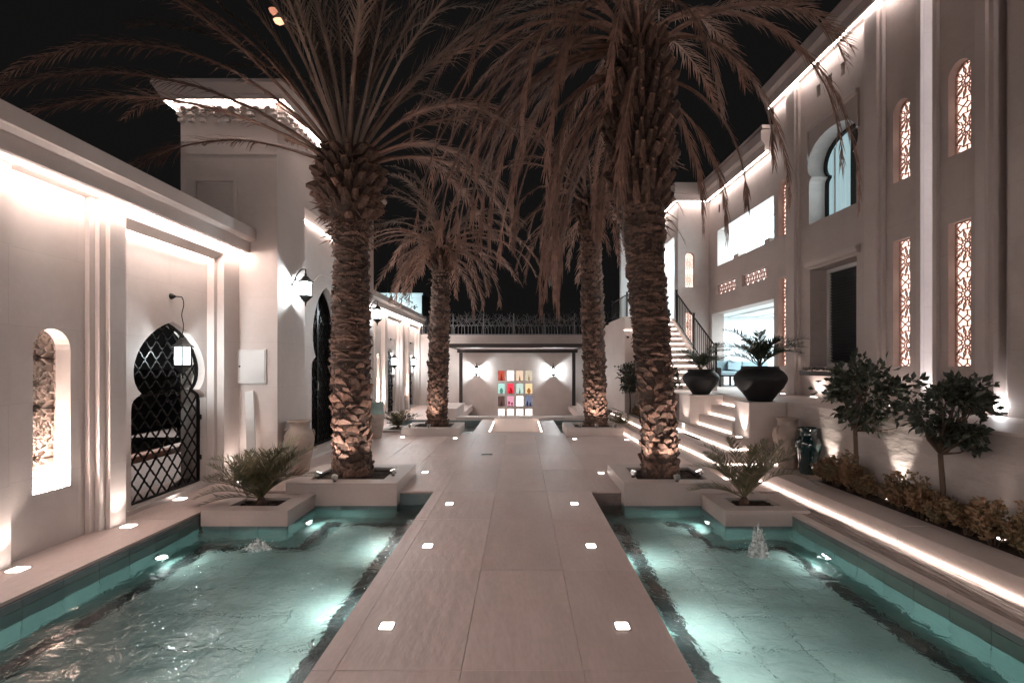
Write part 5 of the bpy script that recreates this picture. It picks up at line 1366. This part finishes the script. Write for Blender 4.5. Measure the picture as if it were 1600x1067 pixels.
# ================================================================ PALMS
def frond_mb(L, e0, e1, pet=0.22, ll=0.38, n=46, ang=28, hang=0.35, seed=0, w=0.013, p=1.3, rad=0.022, curl=0.0, N=20, twist=0.0, vee=25, m=None):
    rr = random.Random(seed); m = m or MB()
    P = [Vector((0, 0, 0))]; T = []; yaw = 0.0
    for i in range(N):
        s = (i+.5)/N; e = R(e0 + (e1-e0)*s**p) ; yaw = R(curl)*s
        t = Vector((math.cos(e)*math.cos(yaw), math.cos(e)*math.sin(yaw), math.sin(e)))
        t += Vector((rr.uniform(-.03, .03), rr.uniform(-.03, .03), rr.uniform(-.03, .03))); t.normalize()
        T.append(t); P.append(P[-1] + t*(L/N))
    T.append(T[-1])
    m.tube(P, [rad*(1-.88*(i/N)) for i in range(N+1)], 4, cap=False)
    G_ = Vector((0, 0, -1))
    for i in range(n):
        u = (i + rr.uniform(-.3, .3))/n; s = pet + (1-pet)*max(0, min(.999, u)); k = s*N; a = int(k); pos = P[a].lerp(P[a+1], k-a); t = T[a]
        S = t.cross(Vector((0, 0, 1)))
        if S.length < .15: S = t.cross(Vector((0, 1, 0)))
        S.normalize(); U = S.cross(t); U.normalize()
        lf = ll*(0.35 + 0.65*math.sin(PI*min(1, max(0, u)**0.75*.9+.08)))
        for sg in (-1, 1):
            if rr.random() < .06: continue
            aa = R(ang*rr.uniform(.7, 1.35)); v = R(vee*rr.uniform(.3, 1.5))
            d = t*math.cos(aa) + (S*sg*math.cos(v) + U*math.sin(v))*math.sin(aa); d.normalize()
            l = lf*rr.uniform(.7, 1.1); h = hang*rr.uniform(.5, 1.3)
            d2 = (d*(1-h*.6) + G_*h); d2.normalize(); d1 = (d*(1-h*.25) + G_*h*.35); d1.normalize()
            q1 = pos + d1*l*.5; q2 = q1 + d2*l*.5
            wv = d.cross(U if abs(d.dot(U)) < .9 else S); wv.normalize(); wv = wv*(w*rr.uniform(.7, 1.15)); 
            n0 = len(m.v)
            m.v += [tuple(pos - wv*.3), tuple(pos + wv*.3), tuple(q1 + wv*.5), tuple(q1 - wv*.5), tuple(q2)]
            m.f += [(n0, n0+1, n0+2, n0+3), (n0+3, n0+2, n0+4)]
    return m

def scale_mesh(name, w, h, d, mats, seed, cut=False):
    rr = random.Random(seed); j = lambda a: rr.uniform(-a, a)
    v = [(-.012, -w*.5, 0), (-.012, w*.5, 0),                                       # foot
         (d*.35, -w*.42+j(.01), h*.40), (d*.35, w*.42+j(.01), h*.40), (d*.62, j(.01), h*.30),    # belly
         (d*.95+j(.008), -w*.24+j(.01), h*.92+j(.01)), (d*1.05+j(.01), w*.24+j(.01), h*.92+j(.01)), (d*1.15, j(.01), h*.80),   # lip
         (d*.45, -w*.20, h*1.02), (d*.45, w*.20, h*1.02), (-.01, -w*.36, h*.75), (-.01, w*.36, h*.75)]
    f = [(0,1,4), (0,4,2), (1,3,4), (2,4,7,5), (4,3,6,7), (5,7,6), (5,6,9,8), (2,5,8,10), (6,3,11,9), (0,2,10), (3,1,11), (8,9,11,10)]
    me = bpy.data.meshes.new(name); me.from_pydata(v, [], f)
    for q in mats: me.materials.append(q)
    if cut:
        me.polygons[5].material_index = 1; me.polygons[6].material_index = 1
    me.update(); return me
SCL = [scale_mesh('leaf_base', .20, .115, .024, [MT['boot']], i) for i in range(5)]
SCS = [scale_mesh('leaf_base', .12, .09, .026, [MT['boot']], 10+i) for i in range(4)]
STB = [scale_mesh('frond_stub', .13, .26, .105, [MT['boot'], MT['cut']], 20+i, True) for i in range(5)]
STN = [scale_mesh('frond_stub', .085, .24, .062, [MT['boot'], MT['cut']], 30+i, True) for i in range(5)]

def path_at(path, z):
    for i in range(len(path)-1):
        a, b = path[i], path[i+1]
        if z <= b[2] or i == len(path)-2:
            f = (z-a[2])/(b[2]-a[2]); return Vector((a[0]+(b[0]-a[0])*f, a[1]+(b[1]-a[1])*f, z)), a[3]+(b[3]-a[3])*f
def orient(axis_out, up):
    x = axis_out.normalized(); y = up.cross(x).normalized(); z = x.cross(y)
    return Matrix((x, y, z)).transposed().to_euler()

def palm(label, path, zc0, zc1, boot, fronds, seed, near=True, stub=None, nstub=80, sx_=1.0, sz_=1.0):
    """path: (x, y, z, radius); trunk scales up to zc0, stubs from zc0 to zc1"""
    rr = random.Random(seed); x0, y0, z0, _ = path[0]
    t = thing('palm_tree', (x0, y0, z0), label, 'palm tree')
    m = MB(); zt = zc1 + .1; rows = int((zt-z0)/.05); seg = 30
    for j in range(rows+1):
        z = z0 + (zt-z0)*j/rows; c, r = path_at(path, z)
        if z > zc1 - .2: r *= 1 - .5*(z-zc1+.2)/.3
        for k in range(seg):
            a = 2*PI*k/seg; q = r*(1 + .05*noise.noise(Vector((math.cos(a)*3, math.sin(a)*3, z*9)))) + .012*noise.noise(Vector((a*6, z*22, seed)))
            m.v.append((c.x+q*math.cos(a), c.y+q*math.sin(a), z))
    for j in range(rows):
        for k in range(seg): b = (k+1) % seg; m.f.append((j*seg+k, j*seg+b, (j+1)*seg+b, (j+1)*seg+k))
    m.build('trunk', MT['bark'], t, smooth=True, fix=False)
    meshes = SCL if near else SCS; per = 9 if near else 12; dz = .070 if near else .070
    back = MB(); row = 0; z = z0 + .02; cnt = 0
    while z < zc0:
        c, r = path_at(path, z)
        for k in range(per):
            a = 2*PI*(k + .5*(row % 2) + .07*row*.3)/per + rr.uniform(-.06, .06)
            out = Vector((math.cos(a), math.sin(a), 0)); pos = c + out*(r-.008); zz = z + rr.uniform(-.012, .012); s = rr.uniform(.62, 1.25) * (r/.26 if near else r/.2)
            tilt = out + Vector((rr.uniform(-.2, .2), rr.uniform(-.2, .2), rr.uniform(-.4, .2)))
            vis = out.dot(Vector((-c.x, -c.y, 0)).normalized()) > -.12
            if vis and cnt < 300:
                o = link('leaf_base', rr.choice(meshes), t); put(o, pos.x, pos.y, zz); o.rotation_euler = orient(tilt, Vector((rr.uniform(-.3, .3), rr.uniform(-.3, .3), 1))); o.scale = (s*rr.uniform(.8, 1.4), s*(1 if z < 1.5 else 1.25), s*rr.uniform(.9, 1.15)*(1 if z < 1.5 or not near else .55)); cnt += 1
            else:
                me = rr.choice(meshes); E_ = orient(tilt, Vector((0, 0, 1))).to_matrix(); back.add([pos*1 + Vector((0, 0, zz-c.z)) + E_ @ Vector((v.co.x*s, v.co.y*s, v.co.z*s*(1 if z < 1.5 or not near else .6))) for v in me.vertices], [tuple(p.vertices) for p in me.polygons])
        row += 1; z += dz*rr.uniform(.92, 1.08)*(1.0 if z < 1.5 or not near else .62)
    if back.v: back.build('leaf_base', MT['boot'], t, fix=False, kind='stuff')
    # stubs of cut fronds under the crown
    st = stub or STB
    for k in range(nstub):
        f = k/(nstub-1); z = zc0 - .05 + (zc1-zc0+.05)*f; c, r = path_at(path, min(z, zc1)); a = k*2.39996 + rr.uniform(-.15, .15)
        out = Vector((math.cos(a), math.sin(a), 0)); prof_ = boot(f)
        o = link('frond_stub', rr.choice(st), t); pos = c + out*(r-.03+prof_*.25)
        put(o, pos.x, pos.y, z); o.rotation_euler = orient(out + Vector((0, 0, rr.uniform(-.35, .25)-.2*f)), Vector((out.x*.25, out.y*.25, 1))); s = rr.uniform(.8, 1.25); o.scale = (s*(1+prof_)*sx_, s, s*rr.uniform(.8, 1.2)*sz_)
    # ragged fibre under the crown
    fb = MB()
    for k in range(900 if near else 120):
        z = rr.uniform(zc0-.25, zc1) if k % 2 else rr.uniform(z0, zc0); c, r = path_at(path, z); a = rr.uniform(0, 6.28); out = Vector((math.cos(a), math.sin(a), 0)); p = c + out*(r*.98); d = (out*rr.uniform(.6, 1.2) + Vector((rr.uniform(-.5, .5), rr.uniform(-.5, .5), rr.uniform(-1.3, .5)))).normalized()*(rr.uniform(.08, .24) if k % 2 else rr.uniform(.025, .07)); s = d.cross(Vector((0, 0, 1))).normalized()*.006
        fb.add([p-s, p+s, p+d*.6+s*.7, p+d+Vector((0, 0, -.03)), p+d*.6-s*.7], [(0,1,2,3,4)])
    fb.build('fibre', MT['boot'], t, fix=False, kind='stuff')
    ctop, rt = path_at(path, zc1)
    for k, fd in enumerate(fronds):
        az, e0, e1, L = fd[:4]; kw = dict(fd[4]) if len(fd) > 4 else {}
        mat = kw.pop('mat', MT['frondd']); dzp = kw.pop('dz', 0.0)
        m = frond_mb(L, e0, e1, seed=seed*100+k, **kw)
        a = R(az); h = Vector((math.cos(a), math.sin(a), 0)); zz = zc1 + .02 - .30*max(0, (70-e0)/100) - dzp; cc, r = path_at(path, min(zz, zc1))
        rs = r*.8*max(0.15, min(1, (95-e0)/60))
        o = m.build('frond', mat, t, fix=False); 
        me = o.data; off = BASE[t]
        M4 = Matrix.Translation((0, 0, 0))
        # geometry was written round the origin: undo the base offset
        me.transform(Matrix.Translation(off)); o.location = (cc.x + h.x*rs - x0, cc.y + h.y*rs - y0, zz - z0); o.rotation_euler = (0, 0, a)
    return t

def spray(cnt, az0, az1, e0r, e1r, Lr, seed, **kw):
    rr = random.Random(seed); o = []
    for i in range(cnt):
        az = az0 + (az1-az0)*(i+.5)/cnt + rr.uniform(-.5, .5)*(az1-az0)/cnt*1.4
        k = dict(kw); 
        if 'curl' not in k: k['curl'] = rr.uniform(-38, 38)
        o.append((az, rr.uniform(*e0r), rr.uniform(*e1r), rr.uniform(*Lr), k))
    return o
# near left: erect bare stalks, a few long arching fronds
G1 = dict(mat=MT['frondg'], ang=30, ll=.46, hang=.2, pet=.27, n=60, rad=.028)
D1 = dict(ang=28, ll=.46, hang=.5, pet=.24, n=74, rad=.024)
fl = spray(16, 0, 360, (68, 84), (15, 50), (3.6, 4.4), 1, **G1) + spray(14, 20, 380, (52, 68), (-15, 25), (3.5, 4.3), 2, **G1)
fl += [(182, 50, -38, 4.7, D1), (196, 36, -48, 4.2, D1), (171, 26, -52, 4.0, D1), (160, 48, -25, 4.5, D1), (207, 52, -20, 4.6, D1), (188, 60, -10, 4.6, D1), (150, 34, -40, 3.8, D1), (212, 24, -45, 3.2, D1),
       (5, 42, -58, 3.0, D1), (16, 26, -80, 2.3, D1), (-18, 42, -70, 2.6, D1), (25, 55, -45, 3.3, D1), (-5, 62, -30, 3.4, D1), (35, 40, -70, 2.8, D1), (350, 30, -85, 1.9, D1), (60, 35, -50, 3.0, D1), (120, 38, -45, 3.2, D1)]
palm('tall date palm at the left pool with erect fan of bare frond stalks', [(-2.11, 6.43, .10, .24), (-2.115, 6.43, .35, .215), (-2.13, 6.43, 1.6, .225), (-2.12, 6.43, 3.0, .195), (-2.125, 6.43, 3.30, .22), (-2.14, 6.43, 3.42, .29), (-2.15, 6.43, 3.95, .25), (-2.15, 6.43, 4.4, .20)],
     3.30, 4.12, lambda f: .08*math.sin(PI*min(1, f*1.1))+.02, fl, 3, nstub=120, sx_=1.25, sz_=.62)
# near right: heavy skirt of dry hanging fronds
D2 = dict(ang=15, ll=.40, hang=.6, pet=.16, n=60, rad=.024, p=.62)
fr_ = spray(10, 70, 290, (30, 65), (-90, -60), (2.9, 3.9), 11, **dict(D2, p=.9)) + spray(13, 80, 285, (5, 45), (-92, -75), (2.8, 3.9), 12, **D2) + spray(10, 95, 270, (-30, 10), (-92, -84), (2.2, 3.1), 13, **dict(D2, p=.5, dz=.25))
fr_ += spray(5, -70, 60, (25, 60), (-75, -40), (2.2, 2.9), 17, **dict(D1, hang=.35)) + [(-25, -10, -90, 2.1, dict(D2, dz=.3)), (20, 0, -92, 2.3, dict(D2, dz=.4)), (-50, 10, -90, 2.6, D2), (40, 5, -90, 2.4, dict(D2, dz=.2))]
fr_ += spray(14, 0, 360, (58, 82), (-40, 10), (3.0, 3.8), 14, **dict(G1, pet=.25))
fr_ += [(2, 74, -94, 4.6, dict(D2, p=.55, ang=12, curl=5)), (350, 66, -93, 3.6, dict(D2, p=.55)), (12, 62, -93, 3.5, dict(D2, p=.5)), (186, 30, -86, 3.9, D2), (200, 40, -88, 3.7, D2), (176, 20, -90, 3.6, D2), (215, 28, -88, 3.4, D2), (165, 42, -86, 4.0, D2), (190, 5, -90, 3.3, D2), (228, 34, -90, 3.2, D2)]
fr_ += spray(9, 140, 235, (0, 50), (-92, -84), (2.9, 3.8), 15, **D2) + spray(3, 150, 215, (-40, 0), (-94, -88), (2.6, 3.2), 16, **dict(D2, p=.4, dz=.5))
palm('tall date palm at the right pool with long dry fronds hanging', [(1.757, 6.43, .10, .225), (1.74, 6.43, .6, .205), (1.63, 6.43, 2.06, .215), (1.557, 6.43, 2.86, .22), (1.525, 6.43, 3.5, .27), (1.50, 6.43, 4.6, .30), (1.485, 6.43, 5.5, .27), (1.48, 6.43, 5.9, .2)],
     3.45, 5.55, lambda f: .22*math.sin(PI*min(1, f+.1))+.06, fr_, 5, stub=STN, nstub=230)
D3 = dict(ang=30, ll=.34, hang=.5, pet=.16, n=40, rad=.020, p=1.0, w=.02)
f3 = spray(16, 0, 360, (50, 80), (-60, -20), (2.1, 2.8), 21, **dict(D3, mat=MT['frondg'])) + spray(20, 8, 368, (15, 50), (-88, -60), (1.9, 2.6), 22, **D3) + spray(14, 3, 363, (-15, 20), (-92, -80), (1.4, 2.0), 23, **D3)
palm('shorter date palm in the far left planter with a drooping crown', [(-1.84, 11.35, .13, .22), (-1.83, 11.35, .5, .20), (-1.80, 11.35, 2.0, .205), (-1.75, 11.35, 3.8, .17), (-1.74, 11.35, 4.3, .16)],
     3.55, 4.2, lambda f: .15, f3, 7, near=False, stub=STN, nstub=46)
f4 = spray(12, 0, 360, (50, 80), (-70, -20), (2.2, 3.0), 31, **D3) + spray(14, 8, 368, (15, 50), (-90, -70), (2.0, 2.8), 32, **D3) + spray(9, 3, 363, (-20, 20), (-92, -84), (1.6, 2.4), 33, **D3)
palm('taller date palm in the far right planter behind the near right palm', [(1.68, 11.35, .13, .24), (1.67, 11.35, .5, .225), (1.60, 11.35, 2.6, .23), (1.55, 11.35, 4.6, .20), (1.54, 11.35, 5.3, .17)],
     4.4, 5.1, lambda f: .15, f4, 9, near=False, stub=STN, nstub=46)

# ---------------------------------------------------------------- small sago / date palms
def fern(x, y, z, L, n, e0r, e1r, mat, label, seed, ll=.13, lw=.012, name='sago_palm', nl=30, extra=(), stem=.05, ang=48):
    rr = random.Random(seed); t = thing(name, (x, y, z), label, 'palm')
    MB().lathe(x, y, [(stem, z-.03), (stem*1.1, z+.03), (stem*.6, z+.08), (.005, z+.10)], 10).build('stem', MT['boot'], t)
    lst = [(k*137.5 + rr.uniform(-12, 12), rr.uniform(*e0r), rr.uniform(*e1r), L*rr.uniform(.72, 1.08)) for k in range(n)] + list(extra)
    for k, (az, e0, e1, l) in enumerate(lst):
        m = frond_mb(l, e0, e1, pet=.16, ll=ll, n=nl, ang=ang, hang=.08, seed=seed*50+k, w=lw, p=1.2, rad=.007, vee=30, N=12)
        me = m.mesh('frond', mat); o = link('frond', me, t); put(o, x, y, z+.07, rz=R(az))
    return t
fern(-2.80, 5.53, -0.01, .78, 26, (35, 84), (-15, 45), MT['fern'], 'spiky green sago palm in the low planter at the left pool', 61, ll=.20, lw=.012, nl=44, ang=40, extra=[(185, 25, -30, .72), (200, 15, -25, .6), (5, 50, -10, .6)])
fern(2.42, 5.53, -0.01, .84, 17, (42, 84), (-15, 50), MT['fern'], 'sago palm with one long arching leaf in the right pool planter', 62, ll=.19, lw=.011, nl=42, ang=38, extra=[(8, 48, -40, .95), (175, 30, -20, .6), (150, 25, -25, .55)])
fern(-2.84, 11.9, 0.0, .62, 18, (25, 70), (-20, 30), MT['fern'], 'spiky sago palm at the far left pool left of the palm', 63, ll=.14, lw=.02, nl=18)
fern(2.36, 11.9, 0.0, .62, 15, (20, 60), (-35, 20), MT['fern'], 'spiky sago palm at the far right pool right of the palm', 64, ll=.14, lw=.02, nl=18)
FRAME[0] = GR
fern(3.60, 7.26, HT+.42, .84, 17, (42, 80), (-50, 10), MT['fernd'], 'small feathery palm growing in the near black pot', 65, ll=.21, lw=.016, nl=36, name='potted_palm', ang=38, extra=[(0, 50, -20, .68), (180, 40, -20, .6)])
fern(3.41, 9.02, HT+.37, .70, 15, (38, 78), (-50, 5), MT['fernd'], 'small feathery palm growing in the far black pot', 66, ll=.19, lw=.016, nl=34, name='potted_palm', ang=38, extra=[(0, 45, -30, .62), (180, 40, -30, .62)])

# ---------------------------------------------------------------- small standard trees and the hedge
def leafq(m, p, d, l, w, rr):
    d = d.normalized(); s = d.cross(Vector((rr.uniform(-1, 1), rr.uniform(-1, 1), rr.uniform(-1, 1)))); 
    if s.length < .01: return
    s.normalize(); nrm = d.cross(s)*.12*l
    n0 = len(m.v); m.v += [tuple(p), tuple(p+d*l*.5+s*w+nrm), tuple(p+d*l), tuple(p+d*l*.5-s*w+nrm), tuple(p+d*l*.5)]
    m.f += [(n0, n0+1, n0+4), (n0+1, n0+2, n0+4), (n0+4, n0+2, n0+3), (n0, n0+4, n0+3)]
def small_tree(x, y, z, zt, c, rx, ry, rz, label, seed, nleaf=2200, ncl=70, ls=.085, clipx=None, tr=.020):
    rr = random.Random(seed); t = thing('small_tree', (x, y, z), label, 'tree')
    fork = Vector((x+rr.uniform(-.02, .02), y, zt))
    st = MB(); st.tube([(x, y, z), (x+.008, y, z+(zt-z)*.5), tuple(fork)], [tr, tr*.85, tr*.8], 8)
    C = Vector(c); cls = []
    while len(cls) < ncl:
        v = Vector((rr.uniform(-1, 1), rr.uniform(-1, 1), rr.uniform(-1, 1)))
        if v.length > 1 or v.length < .35: continue
        k = 1 + .22*noise.noise(v*2.2 + Vector((seed, 0, 0)))
        cls.append(C + Vector((v.x*rx*k, v.y*ry*k, v.z*rz*k)))
    for q in cls[:26]:
        mid = fork.lerp(q, .5) + Vector((rr.uniform(-.03, .03), rr.uniform(-.03, .03), -.02)); st.tube([fork, mid, q], [tr*.5, tr*.3, tr*.12], 5, cap=False)
    st.build('trunk', MT['wood'], t, smooth=True, fix=False)
    m = MB()
    for q in cls:
        rc = rr.uniform(.05, .11)*(rx/.45)
        for _ in range(nleaf//ncl):
            o = Vector((rr.gauss(0, 1), rr.gauss(0, 1), rr.gauss(0, .8)))*rc*.62; p = q + o
            if clipx and p.x > clipx - .05 and p.z < 1.05: continue
            leafq(m, p, o.normalized()*.7 + (q-C).normalized()*.5 + Vector((rr.uniform(-.5, .5), rr.uniform(-.5, .5), rr.uniform(-.5, .3))), ls*rr.uniform(.55, 1.25), ls*.29, rr)
    m.build('crown', MT['leaf'], t, fix=False)
    return t
small_tree(3.70, 5.38, .15, .80, (3.74, 5.22, 1.20), .38, .38, .38, 'small round-headed tree behind the hedge, left of the two by the rough wall', 71, 1250, 62, clipx=3.84, tr=.026)
small_tree(3.70, 4.29, .15, .74, (3.74, 4.25, 1.12), .31, .31, .31, 'small dark leafy tree behind the hedge, right of the two by the rough wall', 72, 1200, 55, ls=.075, clipx=3.84, tr=.024)
small_tree(2.95, 12.4, .32, .86, (2.93, 12.3, 1.20), .36, .34, .34, 'small round tree in the far bed before the stair flank, left of the palm trunk', 73, 1300, 50, ls=.07)
small_tree(3.05, 10.0, .32, .90, (3.06, 9.9, 1.22), .26, .26, .32, 'small leafy tree in the far bed, right of the near palm trunk', 74, 1100, 40, ls=.06)
MB().box(2.987, 3.122, 9.31, 12.63, .157, .315).build('soil', MT['soil'], None, kind='structure')
def shrub(label, seed, h=.34, r=.135, n=900, ls=.050):
    rr = random.Random(seed); t = thing('hedge_shrub', (0, 0, 0), label, 'shrub', rz=1e-6); m = MB(); st = MB()
    tips = []
    for k in range(34):
        a = rr.uniform(0, 6.28); q = r*math.sqrt(rr.random()); x, y = q*math.cos(a), q*math.sin(a); z = h*(1-.45*(q/r)**2)*rr.uniform(.55, 1.12); tips.append(Vector((x, y, z)))
        if k < 12: st.tube([(x*.2, y*.2, -.02), (x*.6, y*.6, z*.5), (x, y, z)], [.006, .004, .002], 4, cap=False)
    st.build('stems', MT['wood'], t, fix=False)
    for q in tips:
        for _ in range(n//34):
            f = rr.random(); p = Vector((q.x*(.55+.45*f), q.y*(.55+.45*f), q.z*(.35+.65*f))) + Vector((rr.gauss(0, .012), rr.gauss(0, .012), rr.gauss(0, .012)))
            a = rr.uniform(0, 6.28); leafq(m, p, Vector((math.cos(a), math.sin(a), rr.uniform(.1, 1.1))), ls*rr.uniform(.6, 1.2), ls*.27, rr)
    m.build('foliage', MT['hedge'], t, fix=False)
    return t
rr = random.Random(5)
protos = [shrub('orange tinged hedge shrub', 80+i, h=.27+.05*(i % 3)) for i in range(4)]
places = ['first in the hedge beside the green jar', 'second from the green jar', 'third from the green jar, just left of the first tree trunk', 'at the foot of the left small tree', 'just right of the left small tree trunk', 'before the middle wall uplight',
          'just right of the middle wall uplight', 'left of the right small tree trunk', 'at the foot of the right small tree', 'just right of the right small tree trunk', 'third from the right edge of the hedge', 'second from the right edge of the hedge', 'at the right edge of the picture']
yy = 5.90
for i, pl in enumerate(places):
    lab = 'orange-green hedge shrub, ' + pl
    if abs(yy-4.93) < .1: yy -= .235; continue
    sc_ = rr.uniform(.88, 1.12) * (1.0 if i else .95)
    if i < 4: o = protos[i]; X, Y = rot2(3.675, yy, GR); o.location = (X, Y, .15); o.rotation_euler = (0, 0, rr.uniform(0, 6)); o.scale = (sc_,)*3; o['label'] = lab; o['group'] = 'hedge shrubs along the rough wall'
    else: place_copy(protos[i % 4], (3.675 + rr.uniform(-.015, .015), yy, .15), rr.uniform(0, 6), lab, 'hedge shrubs along the rough wall', sc_)
    yy -= .235
for i in range(7):
    place_copy(protos[i % 4], (3.04, 9.7+i*.42, .31), i*1.3, ['nearest', 'second', 'third', 'fourth', 'fifth', 'sixth', 'farthest'][i] + ' reddish shrub in the narrow far bed before the stair flank', 'far bed shrubs', .62)
FRAME[0] = 0.0
# dark tree in front of the distant lit house
t = thing('tree', (-8.9, 34, -.5), 'dark leafy tree silhouetted against the distant lit house', 'tree')
rr = random.Random(9); st = MB().tube([(-8.9, 34, -.75), (-8.8, 34, 3), (-8.9, 34, 5.2)], [.2, .15, .08], 8); st.build('trunk', MT['wood'], t, smooth=True)
m = MB()
for k in range(60):
    q = Vector((-8.9+rr.gauss(0, .9), 34+rr.gauss(0, .8), 5.0+rr.gauss(0, .55)))
    for _ in range(22): o = Vector((rr.gauss(0, .16), rr.gauss(0, .16), rr.gauss(0, .13))); leafq(m, q+o, Vector((rr.uniform(-1, 1), rr.uniform(-1, 1), rr.uniform(-1, .6))), .16, .045, rr)
m.build('crown', MT['leaf'], t, fix=False)
